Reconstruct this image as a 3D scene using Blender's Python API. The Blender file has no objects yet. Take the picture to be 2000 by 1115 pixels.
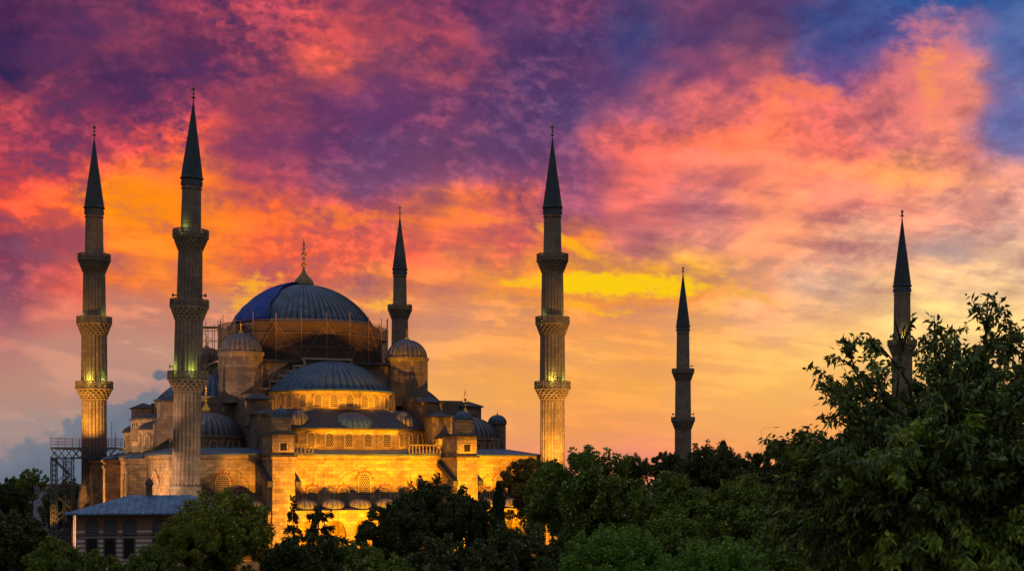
import bpy, math, random
import numpy as np
from mathutils import Vector, Matrix
PI = math.pi
SC = bpy.context.scene
COL = SC.collection
random.seed(7)

# ------------------------------------------------------------------ camera
cam_data = bpy.data.cameras.new('camera')
cam = bpy.data.objects.new('camera', cam_data)
COL.objects.link(cam)
cam.location = (0, 0, 18)
cam.rotation_euler = (PI / 2, 0, 0)
cam_data.sensor_width = 36
cam_data.lens = 2756 / 2000 * 36
cam_data.shift_y = 360.5 / 2000
cam_data.clip_start = 0.5
cam_data.clip_end = 6000
SC.camera = cam
SC.view_settings.view_transform = 'Standard'
SC.view_settings.look = 'None'
SC.view_settings.exposure = 0
SC.view_settings.gamma = 1

# ------------------------------------------------------------------ node helpers
def lin(h):
    h = h.lstrip('#')
    out = []
    for i in (0, 2, 4):
        c = int(h[i:i + 2], 16) / 255
        out.append(c / 12.92 if c <= 0.04045 else ((c + 0.055) / 1.055) ** 2.4)
    return (out[0], out[1], out[2], 1)

class NT:
    def __init__(self, tree):
        self.t = tree
    def n(self, kind, **kw):
        nd = self.t.nodes.new(kind)
        for k, v in kw.items():
            setattr(nd, k, v)
        return nd
    def put(self, sock, v):
        if v is None:
            return
        if hasattr(v, 'is_linked'):
            self.t.links.new(v, sock)
        else:
            sock.default_value = v
    def m(self, op, a, b=None, c=None, clamp=False):
        nd = self.n('ShaderNodeMath', operation=op, use_clamp=clamp)
        for i, v in enumerate((a, b, c)):
            self.put(nd.inputs[i], v)
        return nd.outputs[0]
    def vec(self, x, y, z=0.0):
        nd = self.n('ShaderNodeCombineXYZ')
        for i, v in enumerate((x, y, z)):
            self.put(nd.inputs[i], v)
        return nd.outputs[0]
    def sep(self, v):
        nd = self.n('ShaderNodeSeparateXYZ')
        self.put(nd.inputs[0], v)
        return nd.outputs
    def noise(self, v, scale, detail=4.0, rough=0.55, dist=0.0):
        nd = self.n('ShaderNodeTexNoise')
        if v is not None:
            self.put(nd.inputs['Vector'], v)
        nd.inputs['Scale'].default_value = scale
        nd.inputs['Detail'].default_value = detail
        nd.inputs['Roughness'].default_value = rough
        nd.inputs['Distortion'].default_value = dist
        return nd.outputs['Fac'], nd.outputs['Color']
    def mapr(self, v, a, b, c=0.0, d=1.0, smooth=True):
        nd = self.n('ShaderNodeMapRange', interpolation_type='SMOOTHSTEP' if smooth else 'LINEAR')
        self.put(nd.inputs[0], v)
        for i, x in enumerate((a, b, c, d)):
            self.put(nd.inputs[i + 1], x)
        return nd.outputs[0]
    def mix(self, f, a, b, blend='MIX'):
        nd = self.n('ShaderNodeMix', data_type='RGBA', blend_type=blend)
        self.put(nd.inputs[0], f)
        self.put(nd.inputs[6], a)
        self.put(nd.inputs[7], b)
        return nd.outputs[2]
    def ramp(self, f, stops, interp='LINEAR'):
        nd = self.n('ShaderNodeValToRGB')
        cr = nd.color_ramp
        cr.interpolation = interp
        while len(cr.elements) < len(stops):
            cr.elements.new(0.5)
        for e, (p, c) in zip(cr.elements, stops):
            e.position = p
            e.color = c
        self.put(nd.inputs[0], f)
        return nd.outputs[0]

# ------------------------------------------------------------------ sky (function of direction only)
SKY = [
 (0,   '4d2750 5f3156 6a3558 7a3558 a8445a b84a58 7e3a5c 7a3a60 6d3a66 7a3f68 43396b 6e4068 5a3e6c 3c4a86 2f5193 2f5597 3c5a9a'),
 (70,  '3e2550 60305a 8d3f5a 5a2d55 8a3c58 c94f54 b04a58 a0465c 5c3a68 503a6c 3f3d72 5b3e6c 7a4a6a 3d4a88 5a5494 9a6a90 4d62a0'),
 (140, '2f2350 6a3356 4a2a55 62305a 7e3a58 d25a50 8a4460 8e4460 54396a 613c6a 4c3f74 83466a c0606a 74508a c86a78 f08a70 5a68a4'),
 (210, 'b04450 7a3556 6a3058 9a405a 8e3f58 6a3660 68386a 7a4068 64406c 5a4274 9a5474 d0666a f0755c d86a68 d87470 e88470 6570a8'),
 (280, 'a03e55 7a3558 c84a50 e85a48 8a3e5e 6c3866 68406c 744468 684470 7c4a74 d8645e f47458 fc7c58 e87064 d87674 f48c74 7a76a8'),
 (340, 'b8424c b0424f f06a38 f8742c b04a58 744268 7c4a72 90506e 80486e 8a4c70 e06a60 ec7c6c f88468 fc8a64 f89a60 f49a70 e0988c'),
 (410, 'e8523c f06038 fc8a14 fc7c24 f86a34 e06048 b85458 f07a40 dc6450 9a5474 d86c68 c87478 f4906c f48c78 f49478 f0a088 f0a890'),
 (480, '7a3a56 a84a54 fa8028 fc8426 e8623e e05e48 e4624a e06a50 d46258 f08438 d07070 e08c78 f49a70 eca484 dca088 c0988e dca894'),
 (550, '8a4a60 c85a50 f07838 f48436 dc6448 d4624e e07c48 e8844e f09440 f0a030 f4a828 f0a848 d09070 d0a48c ecb884 f0c090 f4c898'),
 (620, 'a06068 d07a68 c4806c c8846c e09058 e08c58 d88c60 e09468 e8985c f09a54 f09c58 f0a860 eca878 f4b87c fcd088 fcd48c f8cc8c'),
 (690, 'b87c74 c08878 c08e7c c4947c d49c78 d49c78 d8a078 eca05c f0a058 f4a858 f4a454 f8b060 fcbc68 fcc470 fccc7c fcd080 f8c880'),
 (760, 'b88878 bc8c7c b08a80 a88880 c49880 d0a078 e0a468 f0a858 f4a850 f4a452 f4a850 f8b060 fcb85c fcb864 f8bc6c f8bc6c f4b870'),
 (830, 'a88e88 a08c88 988890 988a90 b09488 c49c80 dca070 e8a468 f0a060 f09c58 f09c5c f4a860 f8ac5c f8a85c f4a860 f4a860 f0a868'),
 (900, '8c8088 888088 88808c 908890 b09080 c09880 d89470 e49070 e89070 ec906c e88c70 ec9064 f09c60 f09c60 ec9864 ec9864 e89868'),
]
world = bpy.data.worlds.new('World')
SC.world = world
world.use_nodes = True
def build_sky():
    t = world.node_tree
    t.nodes.clear()
    k = NT(t)
    d = k.sep(k.n('ShaderNodeTexCoord').outputs['Generated'])
    yy = k.m('MAXIMUM', d[1], 0.05)
    U = k.m('MULTIPLY_ADD', k.m('DIVIDE', d[0], yy), 2.756, 1.0)          # azimuth coordinate
    V = k.m('MULTIPLY_ADD', k.m('DIVIDE', d[2], yy), -2.756, 0.918)       # elevation coordinate
    p = k.vec(U, V)
    # cloud layers tilt slightly: rotate the noise domain
    Ur = k.m('ADD', k.m('MULTIPLY', U, 0.97), k.m('MULTIPLY', V, 0.10))
    Vr = k.m('ADD', k.m('MULTIPLY', U, -0.12), k.m('MULTIPLY', V, 0.97))
    w1 = k.sep(k.noise(k.vec(Ur, k.m('MULTIPLY', Vr, 1.5)), 4.5, 4, 0.5)[1])
    w2 = k.sep(k.noise(k.vec(Ur, k.m('MULTIPLY', Vr, 1.4), 3.3), 18, 4, 0.52, 0.0)[1])
    low = k.mapr(V, 0.50, 0.72)
    amp = k.m('MULTIPLY_ADD', low, -0.55, 1.0)
    def warp(c, i, a1, a2):
        x = k.m('MULTIPLY', k.m('SUBTRACT', w1[i], 0.5), a1)
        y = k.m('MULTIPLY', k.m('SUBTRACT', w2[i], 0.5), a2)
        return k.m('MULTIPLY_ADD', k.m('ADD', x, y), amp, c)
    Uw = warp(U, 0, 0.22, 0.10)
    Vw = warp(V, 1, 0.15, 0.07)
    fx = k.m('DIVIDE', Uw, 2.0, clamp=True)
    col = None
    for i, (py, row) in enumerate(SKY):
        cs = [lin(c) for c in row.split()]
        r = k.ramp(fx, [(j / 16, c) for j, c in enumerate(cs)], 'EASE')
        col = r if col is None else k.mix(k.mapr(Vw, SKY[i - 1][0] / 1000, py / 1000), col, r)
    # mottled cloudlets: lit salmon edges against violet shade
    # the noise domain is bent by a slower noise, so the cloudlets curl instead of lining up
    bx, by = Ur, Vr
    def crisp(v, a, b):
        return k.m('SUBTRACT', k.mapr(v, a, b), 0.5)
    n1 = k.noise(k.vec(bx, k.m('MULTIPLY', by, 1.5), 1.7), 10, 5, 0.52, 0.0)[0]
    n2 = k.noise(k.vec(bx, k.m('MULTIPLY', by, 1.35), 6.1), 27, 5, 0.52, 0.15)[0]
    n4 = k.noise(k.vec(bx, k.m('MULTIPLY', by, 1.4), 12.5), 62, 3, 0.5, 0.2)[0]
    n3 = k.noise(k.vec(k.m('MULTIPLY', U, 0.55), k.m('MULTIPLY_ADD', U, -0.28, k.m('MULTIPLY', V, 2.7)), 9.0), 8, 6, 0.56, 0.0)[0]
    ru = k.m('ADD', k.m('MULTIPLY', U, 0.75), k.m('MULTIPLY', V, -0.45))      # right plume: streaks rising to the right
    rv = k.m('ADD', k.m('MULTIPLY', U, 0.95), k.m('MULTIPLY', V, 1.9))
    n5 = k.noise(k.vec(ru, rv, 4.4), 6.5, 6, 0.56, 0.0)[0]
    reg = k.mapr(k.noise(p, 3.2, 2, 0.5)[0], 0.40, 0.60)
    up = k.m('SUBTRACT', 1.0, low)
    right = k.mapr(U, 1.02, 1.30)
    left = k.m('MULTIPLY_ADD', right, -0.62, 1.0)
    fine = k.m('MULTIPLY', left, k.m('MULTIPLY_ADD', reg, 0.75, 0.30))
    fine = k.m('MULTIPLY', fine, k.m('MULTIPLY_ADD', k.mapr(V, 0.26, 0.46), -0.45, 1.0))
    mo = k.m('MULTIPLY', crisp(n1, 0.36, 0.64), k.m('MULTIPLY', left, 0.42))
    mo = k.m('MULTIPLY_ADD', k.m('ADD', k.m('MULTIPLY', crisp(n2, 0.40, 0.61), 0.58), k.m('MULTIPLY', crisp(n4, 0.38, 0.63), 0.30)), fine, mo)
    mo = k.m('MULTIPLY_ADD', k.m('MULTIPLY', crisp(n5, 0.36, 0.64), right), 0.42, mo)
    mo = k.m('MULTIPLY', mo, k.m('MULTIPLY_ADD', low, -0.85, 1.0))
    st = k.m('MULTIPLY', crisp(n3, 0.36, 0.64), k.m('MULTIPLY_ADD', k.mapr(V, 0.62, 0.84), -0.30, 0.48))
    st = k.m('MULTIPLY', st, k.m('MULTIPLY_ADD', k.mapr(V, 0.24, 0.44), 0.8, 0.2))
    dd = k.m('ADD', mo, st)
    shade = k.ramp(V, [(0.0, lin('3c2c5c')), (0.25, lin('4c3462')), (0.42, lin('7c4462')), (0.55, lin('94586a')), (0.66, lin('bc8478')), (0.85, lin('d08c70'))])
    col = k.mix(k.m('MULTIPLY', k.m('MAXIMUM', k.m('MULTIPLY', dd, -1.0), 0.0), k.m('MULTIPLY_ADD', low, -0.4, 1.35), clamp=True), col, shade)
    dp = k.m('MAXIMUM', dd, 0.0)
    def ch(a):
        return k.m('MULTIPLY_ADD', dp, a, 1.0)
    mul = k.n('ShaderNodeVectorMath', operation='MULTIPLY')
    k.put(mul.inputs[0], col)
    k.put(mul.inputs[1], k.vec(ch(1.5), ch(1.0), ch(0.35)))
    col = mul.outputs[0]
    # bright gold streak and smaller gold wisps
    def blob(cx, cy, rx, ry, slope, lo, hi, c, sfreq=1.0, warpamt=1.0, mx=0.9):
        nonlocal col
        x = k.m('SUBTRACT', U, cx)
        y = k.m('SUBTRACT', k.m('MULTIPLY_ADD', x, -slope, V), cy)
        x = k.m('MULTIPLY_ADD', k.m('SUBTRACT', w1[2], 0.5), 0.25 * warpamt, x)
        y = k.m('MULTIPLY_ADD', k.m('SUBTRACT', w2[0], 0.5), 0.07 * warpamt, y)
        y = k.m('MULTIPLY_ADD', k.m('SUBTRACT', w1[0], 0.5), 0.05 * warpamt, y)
        r = k.m('ADD', k.m('POWER', k.m('ABSOLUTE', k.m('DIVIDE', x, rx)), 2.0), k.m('POWER', k.m('ABSOLUTE', k.m('DIVIDE', y, ry)), 2.0))
        f = k.m('SUBTRACT', 1.0, r)
        f = k.m('MULTIPLY_ADD', k.m('SUBTRACT', n3, 0.5), 1.6 * sfreq, f)
        f = k.m('MULTIPLY_ADD', k.m('SUBTRACT', n2, 0.5), 0.9 * sfreq, f)
        f = k.m('MULTIPLY_ADD', k.m('SUBTRACT', n4, 0.5), 0.8 * sfreq, f)
        col = k.mix(k.m('MULTIPLY', k.mapr(f, lo, hi), mx), col, lin(c))
    blob(1.69, 0.09, 0.085, 0.075, -0.2, 0.0, 1.4, '44508e', 1.0, 0.6, 0.65)
    blob(1.975, 0.20, 0.055, 0.14, 0.0, 0.0, 1.4, '6068a4', 1.0, 0.6, 0.65)
    blob(1.815, 0.13, 0.085, 0.12, 0.0, -0.2, 1.3, 'e87c74', 1.3, 0.5, 0.8)
    blob(1.82, 0.16, 0.035, 0.11, 0.0, 0.0, 1.5, 'fc9458', 1.6, 0.5, 0.85)
    blob(1.56, 0.175, 0.11, 0.030, 0.15, 0.0, 1.4, 'fc7c54', 1.3, 0.6, 0.8)
    blob(1.19, 0.562, 0.28, 0.044, 0.02, -0.2, 1.3, 'f08a40', 1.4, 0.6, 0.85)
    blob(1.215, 0.553, 0.20, 0.027, 0.01, -0.2, 1.1, 'fccc10', 2.0, 0.8, 0.97)
    blob(1.03, 0.553, 0.07, 0.010, 0.05, 0.0, 1.2, 'fcbc20', 1.0, 0.3, 0.85)
    blob(1.16, 0.600, 0.15, 0.016, 0.08, 0.1, 1.2, 'fcb028', 1.3)
    blob(1.125, 0.484, 0.085, 0.015, 0.55, -0.2, 1.1, 'fcac20', 1.2, 0.3, 0.95)
    blob(0.475, 0.565, 0.07, 0.042, -0.25, 0.2, 1.3, 'fcac28', 1.8)
    blob(0.76, 0.595, 0.10, 0.034, 0.02, 0.4, 1.4, 'f4b040', 2.2)
    blob(0.31, 0.400, 0.20, 0.060, 0.12, -0.1, 1.2, 'fc8a14', 1.0)
    blob(0.66, 0.425, 0.30, 0.020, 0.06, 0.0, 1.4, 'fc7a30', 1.5, 1.0, 0.8)
    blob(0.93, 0.425, 0.12, 0.016, 0.10, 0.0, 1.4, 'fc8838', 1.5, 1.0, 0.8)
    blob(1.46, 0.580, 0.12, 0.016, 0.25, 0.3, 1.6, 'e8b040', 1.8, 1.0, 0.6)
    blob(1.86, 0.498, 0.13, 0.030, 0.05, 0.1, 1.3, 'b89890', 1.0)
    # blue-grey cumulus bank low on the left
    base = k.m('MULTIPLY_ADD', k.m('MULTIPLY', k.m('SUBTRACT', U, 0.02), 1.0), -0.38, 0.872)
    base = k.m('MAXIMUM', base, 0.775)
    base = k.m('MULTIPLY_ADD', k.mapr(U, 0.30, 0.46), 0.16, base)
    base = k.m('MULTIPLY_ADD', k.m('SUBTRACT', k.noise(p, 12, 6, 0.6)[0], 0.5), 0.16, base)
    base = k.m('MULTIPLY_ADD', k.mapr(U, 0.13, 0.20), -0.018, base)
    f = k.mapr(k.m('SUBTRACT', V, base), -0.004, 0.016)
    body = k.mix(k.mapr(k.m('SUBTRACT', V, base), 0.0, 0.10), lin('767c88'), lin('5e6d80'))
    f = k.m('MULTIPLY', f, k.m('MULTIPLY', k.mapr(U, 0.5, 0.42), 0.9))
    col = k.mix(f, col, body)
    x = k.m('SUBTRACT', U, 0.315)
    y = k.m('SUBTRACT', V, 0.732)
    r = k.m('ADD', k.m('POWER', k.m('DIVIDE', x, 0.024), 2.0), k.m('POWER', k.m('DIVIDE', y, 0.012), 2.0))
    f = k.m('MULTIPLY_ADD', k.m('SUBTRACT', k.noise(p, 40, 4, 0.6)[0], 0.5), 2.4, k.m('SUBTRACT', 1.0, r))
    col = k.mix(k.mapr(f, 0.1, 1.0), col, lin('6c6f80'))
    # the rest of the sky: the dusk behind and above
    nis = k.n('ShaderNodeTexSky', sky_type='NISHITA')
    nis.sun_disc = False
    nis.sun_elevation = math.radians(2.0)
    nis.sun_rotation = math.radians(10)
    nv = k.n('ShaderNodeVectorMath', operation='MULTIPLY')
    k.put(nv.inputs[0], nis.outputs[0])
    nv.inputs[1].default_value = (0.075, 0.075, 0.085)
    front = k.m('MULTIPLY', k.mapr(d[1], 0.55, 0.82), k.mapr(d[2], 0.62, 0.40))
    dusk = k.mix(k.mapr(d[2], 0.15, 0.85), lin('5a4c46'), lin('989eba'))
    add = k.n('ShaderNodeVectorMath', operation='ADD')
    k.put(add.inputs[0], nv.outputs[0])
    k.put(add.inputs[1], dusk)
    col = k.mix(front, add.outputs[0], col)
    bg = k.n('ShaderNodeBackground')
    bg.inputs['Strength'].default_value = 1.0
    k.put(bg.inputs['Color'], col)
    k.put(k.n('ShaderNodeOutputWorld').inputs['Surface'], bg.outputs[0])
build_sky()

# the last of the sun: low, in front, behind the cloud
sun_d = bpy.data.lights.new('sun', 'SUN')
sun_d.energy = 0.25
sun_d.angle = math.radians(12)
sun_d.color = (1, 0.72, 0.45)
sun = bpy.data.objects.new('sun', sun_d)
COL.objects.link(sun)
sd = Vector((math.sin(math.radians(10)), math.cos(math.radians(10)), math.tan(math.radians(2))))
sun.rotation_euler = sd.to_track_quat('Z', 'Y').to_euler()

def spot(loc, target, watts, color, angle=70, blend=0.6, radius=0.3, parent=None):
    ld = bpy.data.lights.new('floodlight_beam', 'SPOT')
    ld.energy = watts
    ld.color = color
    ld.spot_size = math.radians(angle)
    ld.spot_blend = blend
    ld.shadow_soft_size = radius
    o = bpy.data.objects.new('floodlight_beam', ld)
    COL.objects.link(o)
    o.location = loc
    o.rotation_euler = (Vector(target) - Vector(loc)).to_track_quat('-Z', 'Y').to_euler()
    if parent:
        o.parent = parent
    return o

def point(loc, watts, color, radius=0.15, parent=None):
    ld = bpy.data.lights.new('lamp_light', 'POINT')
    ld.energy = watts
    ld.color = color
    ld.shadow_soft_size = radius
    o = bpy.data.objects.new('lamp_light', ld)
    COL.objects.link(o)
    o.location = loc
    if parent:
        o.parent = parent
    return o

# ------------------------------------------------------------------ materials
def new_mat(name):
    m = bpy.data.materials.new(name)
    m.use_nodes = True
    m.node_tree.nodes.clear()
    k = NT(m.node_tree)
    out = k.n('ShaderNodeOutputMaterial')
    b = k.n('ShaderNodeBsdfPrincipled')
    k.t.links.new(b.outputs[0], out.inputs[0])
    return m, k, b, out

def stone_mat(name, c1, c2, mortar, bw=1.0, bh=0.45, stain=0.5, red=0.0):
    m, k, b, out = new_mat(name)
    o = k.sep(k.n('ShaderNodeTexCoord').outputs['Object'])
    v = k.vec(k.m('ADD', o[0], o[1]), o[2])
    br = k.n('ShaderNodeTexBrick')
    k.put(br.inputs['Vector'], v)
    br.inputs['Color1'].default_value = lin(c1)
    br.inputs['Color2'].default_value = lin(c2)
    br.inputs['Mortar'].default_value = lin(mortar)
    br.inputs['Scale'].default_value = 1.0
    br.inputs['Brick Width'].default_value = bw
    br.inputs['Row Height'].default_value = bh
    br.inputs['Mortar Size'].default_value = 0.018
    br.inputs['Mortar Smooth'].default_value = 0.3
    ob = k.n('ShaderNodeTexCoord').outputs['Object']
    big = k.noise(ob, 0.35, 6, 0.62)[0]
    mid = k.noise(ob, 1.3, 5, 0.6)[0]
    streak = k.noise(k.vec(k.m('MULTIPLY', o[0], 1.6), k.m('MULTIPLY', o[1], 1.6), k.m('MULTIPLY', o[2], 0.16)), 1.0, 5, 0.6)[0]
    f = k.m('MULTIPLY', k.mapr(big, 0.35, 0.72), stain)
    col = k.mix(f, br.outputs['Color'], lin('5a4c42'))
    f = k.m('MULTIPLY', k.mapr(streak, 0.52, 0.74), stain)
    col = k.mix(f, col, lin('4a403a'))
    f = k.m('MULTIPLY', k.mapr(mid, 0.55, 0.75), 0.35)
    col = k.mix(f, col, lin('c8b49a'))
    k.put(b.inputs['Base Color'], col)
    b.inputs['Roughness'].default_value = 0.9
    bp = k.n('ShaderNodeBump')
    bp.inputs['Strength'].default_value = 0.5
    bp.inputs['Distance'].default_value = 0.06
    k.put(bp.inputs['Height'], k.m('ADD', k.m('MULTIPLY', br.outputs['Fac'], -0.6), k.noise(ob, 4, 5, 0.6)[0]))
    k.put(b.inputs['Normal'], bp.outputs[0])
    return m

def lead_mat(name, c1, c2, rough=0.5):
    m, k, b, out = new_mat(name)
    ob = k.n('ShaderNodeTexCoord').outputs['Object']
    o = k.sep(ob)
    n = k.noise(ob, 0.8, 6, 0.65)[0]
    n2 = k.noise(k.vec(o[0], o[1], k.m('MULTIPLY', o[2], 0.25)), 2.6, 5, 0.6)[0]
    col = k.mix(k.mapr(n, 0.35, 0.7), lin(c1), lin(c2))
    col = k.mix(k.m('MULTIPLY', k.mapr(n2, 0.5, 0.72), 0.55), col, lin('2c2d33'))
    k.put(b.inputs['Base Color'], col)
    b.inputs['Metallic'].default_value = 0.15
    b.inputs['Roughness'].default_value = rough
    bp = k.n('ShaderNodeBump')
    bp.inputs['Strength'].default_value = 0.3
    bp.inputs['Distance'].default_value = 0.05
    k.put(bp.inputs['Height'], k.noise(ob, 3, 4, 0.6)[0])
    k.put(b.inputs['Normal'], bp.outputs[0])
    return m

def plain_mat(name, c, rough=0.7, metal=0.0, var=0.35, scale=3.0):
    m, k, b, out = new_mat(name)
    ob = k.n('ShaderNodeTexCoord').outputs['Object']
    n = k.noise(ob, scale, 5, 0.6)[0]
    c = lin(c)
    dark = (c[0] * (1 - var), c[1] * (1 - var), c[2] * (1 - var), 1)
    lite = (min(1, c[0] * (1 + var)), min(1, c[1] * (1 + var)), min(1, c[2] * (1 + var)), 1)
    k.put(b.inputs['Base Color'], k.mix(k.mapr(n, 0.3, 0.7), dark, lite))
    b.inputs['Roughness'].default_value = rough
    b.inputs['Metallic'].default_value = metal
    return m

def lattice_mat(name, bar, hole, sc):
    m, k, b, out = new_mat(name)
    o = k.sep(k.n('ShaderNodeTexCoord').outputs['Object'])
    x = k.m('MULTIPLY', o[0], sc)
    z = k.m('MULTIPLY', o[2], sc * 1.15)
    row = k.m('FLOOR', z)
    xs = k.m('MULTIPLY_ADD', k.m('MODULO', row, 2.0), 0.5, x)
    fx = k.m('SUBTRACT', k.m('FRACT', k.m('ADD', xs, 100.0)), 0.5)
    fz = k.m('SUBTRACT', k.m('FRACT', k.m('ADD', z, 100.0)), 0.5)
    r = k.m('SQRT', k.m('ADD', k.m('MULTIPLY', fx, fx), k.m('MULTIPLY', fz, fz)))
    col = k.mix(k.mapr(r, 0.34, 0.42), lin(hole), lin(bar))
    k.put(b.inputs['Base Color'], col)
    b.inputs['Roughness'].default_value = 0.85
    return m

def leaf_mat(name, c1, c2, trans=0.25):
    m, k, b, out = new_mat(name)
    g = k.n('ShaderNodeNewGeometry')
    ob = k.n('ShaderNodeTexCoord').outputs['Object']
    f = k.m('ADD', k.m('MULTIPLY', g.outputs['Random Per Island'], 0.6), k.m('MULTIPLY', k.noise(ob, 0.5, 3, 0.6)[0], 0.5))
    col = k.mix(k.mapr(f, 0.15, 0.95), lin(c1), lin(c2))
    c3 = lin(c2)
    col = k.mix(k.mapr(g.outputs['Random Per Island'], 0.86, 0.93), col, (min(.5, c3[0] * 1.7), min(.5, c3[1] * 1.6), c3[2] * 1.3, 1))  # a share of the leaves coloured lighter to imitate bright highlights
    k.put(b.inputs['Base Color'], col)
    b.inputs['Roughness'].default_value = 0.5
    b.inputs['Specular IOR Level'].default_value = 0.35
    tr = k.n('ShaderNodeBsdfTranslucent')
    k.put(tr.inputs[0], col)
    mx = k.n('ShaderNodeMixShader')
    mx.inputs[0].default_value = trans
    k.t.links.new(b.outputs[0], mx.inputs[1])
    k.t.links.new(tr.outputs[0], mx.inputs[2])
    k.t.links.new(mx.outputs[0], out.inputs[0])
    return m

def emit_mat(name, c, s):
    m, k, b, out = new_mat(name)
    b.inputs['Base Color'].default_value = lin(c)
    b.inputs['Emission Color'].default_value = lin(c)
    b.inputs['Emission Strength'].default_value = s
    return m

def net_mat():
    m, k, b, out = new_mat('debris_net')
    ob = k.n('ShaderNodeTexCoord').outputs['Object']
    n = k.noise(ob, 1.2, 5, 0.6)[0]
    k.put(b.inputs['Base Color'], k.mix(n, lin('34241e'), lin('523c30')))
    b.inputs['Roughness'].default_value = 0.9
    tr = k.n('ShaderNodeBsdfTransparent')
    mx = k.n('ShaderNodeMixShader')
    k.put(mx.inputs[0], k.mapr(n, 0.3, 0.7, 0.62, 0.85))
    k.t.links.new(tr.outputs[0], mx.inputs[1])
    k.t.links.new(b.outputs[0], mx.inputs[2])
    k.t.links.new(mx.outputs[0], out.inputs[0])
    return m

M = {
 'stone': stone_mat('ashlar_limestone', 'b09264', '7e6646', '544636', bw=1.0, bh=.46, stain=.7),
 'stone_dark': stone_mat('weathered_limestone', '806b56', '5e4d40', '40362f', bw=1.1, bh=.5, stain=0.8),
 'shaft': stone_mat('minaret_limestone', '8c7862', '746250', '635343', bw=0.9, bh=0.6, stain=0.5),
 'trim': plain_mat('carved_limestone', '9c866a', 0.9, var=0.25),
 'lead': lead_mat('lead_sheet', '3c586e', '283a48'),
 'lead_dark': lead_mat('old_lead_sheet', '2c2c2e', '40383a', 0.7),
 'lead_pink': lead_mat('worn_lead_sheet', '6a5e60', '464a52', 0.6),
 'spire': lead_mat('dark_spire_lead', '2e3c42', '20282e', 0.6),
 'rib_shade': plain_mat('rib_shade_lead', '2a3036', 0.7, 0.1, 0.3),  # darker lead that paints the shade beside the dome ribs
 'lead_blue': lead_mat('bluish_lead_sheet', '587c96', '3c5468', 0.5),
 'frame_dark': plain_mat('soot_dark_stone', '5a5450', 0.9, 0, 0.3),
 'gold': plain_mat('gilded_copper', 'c8983c', 0.35, 0.9, 0.2),
 'gold_dull': plain_mat('tarnished_gilding', '7a6a3c', 0.5, 0.6, 0.3),
 'lattice': lattice_mat('pierced_stone_lattice', '8c765a', '120f0c', 3.4),
 'dark': plain_mat('dark_opening', '15120f', 0.9, 0, 0.2),
 'red': plain_mat('red_marble', '7a3c30', 0.8, 0, 0.3),
 'tarp': plain_mat('blue_tarpaulin', '0a3480', 0.75, 0, 0.3, 0.6),
 'net': net_mat(),
 'pole': plain_mat('rusty_steel_tube', '806858', 0.6, 0.4, 0.3),
 'steel': plain_mat('grey_painted_steel', '4c4c54', 0.6, 0.3, 0.2),
 'redrail': plain_mat('red_oxide_rail', '7c3c40', 0.6, 0.2, 0.2),
 'wood': plain_mat('brown_planks', '4a3a2c', 0.8, 0, 0.3),
 'bark': plain_mat('bark', '33281f', 0.95, 0, 0.4, 6),
 'ground': plain_mat('dark_lawn', '2a3018', 0.95, 0, 0.4, 0.2),
 'horn': plain_mat('grey_plastic', '3a3836', 0.6, 0, 0.1),
 'lampglow': emit_mat('sodium_lamp_glass', 'ffb428', 6),
 'greenglow': emit_mat('balcony_lamp_glass', 'd8c830', .9),
}
def band_mat():
    m, k, b, out = new_mat('banded_brick_and_stone')
    o = k.sep(k.n('ShaderNodeTexCoord').outputs['Object'])
    f = k.m('MULTIPLY', k.m('GREATER_THAN', k.m('FRACT', k.m('DIVIDE', k.m('ADD', o[2], 100.0), 0.5)), 0.5), k.m('LESS_THAN', o[2], 11.7))
    n = k.noise(k.n('ShaderNodeTexCoord').outputs['Object'], 2.0, 5, 0.6)[0]
    brick = k.mix(n, lin('745648'), lin('a07a68'))
    stone = k.mix(n, lin('a8a098'), lin('e0d8cc'))
    k.put(b.inputs['Base Color'], k.mix(f, brick, stone))
    b.inputs['Roughness'].default_value = 0.9
    return m
M['band'] = band_mat()

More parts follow.
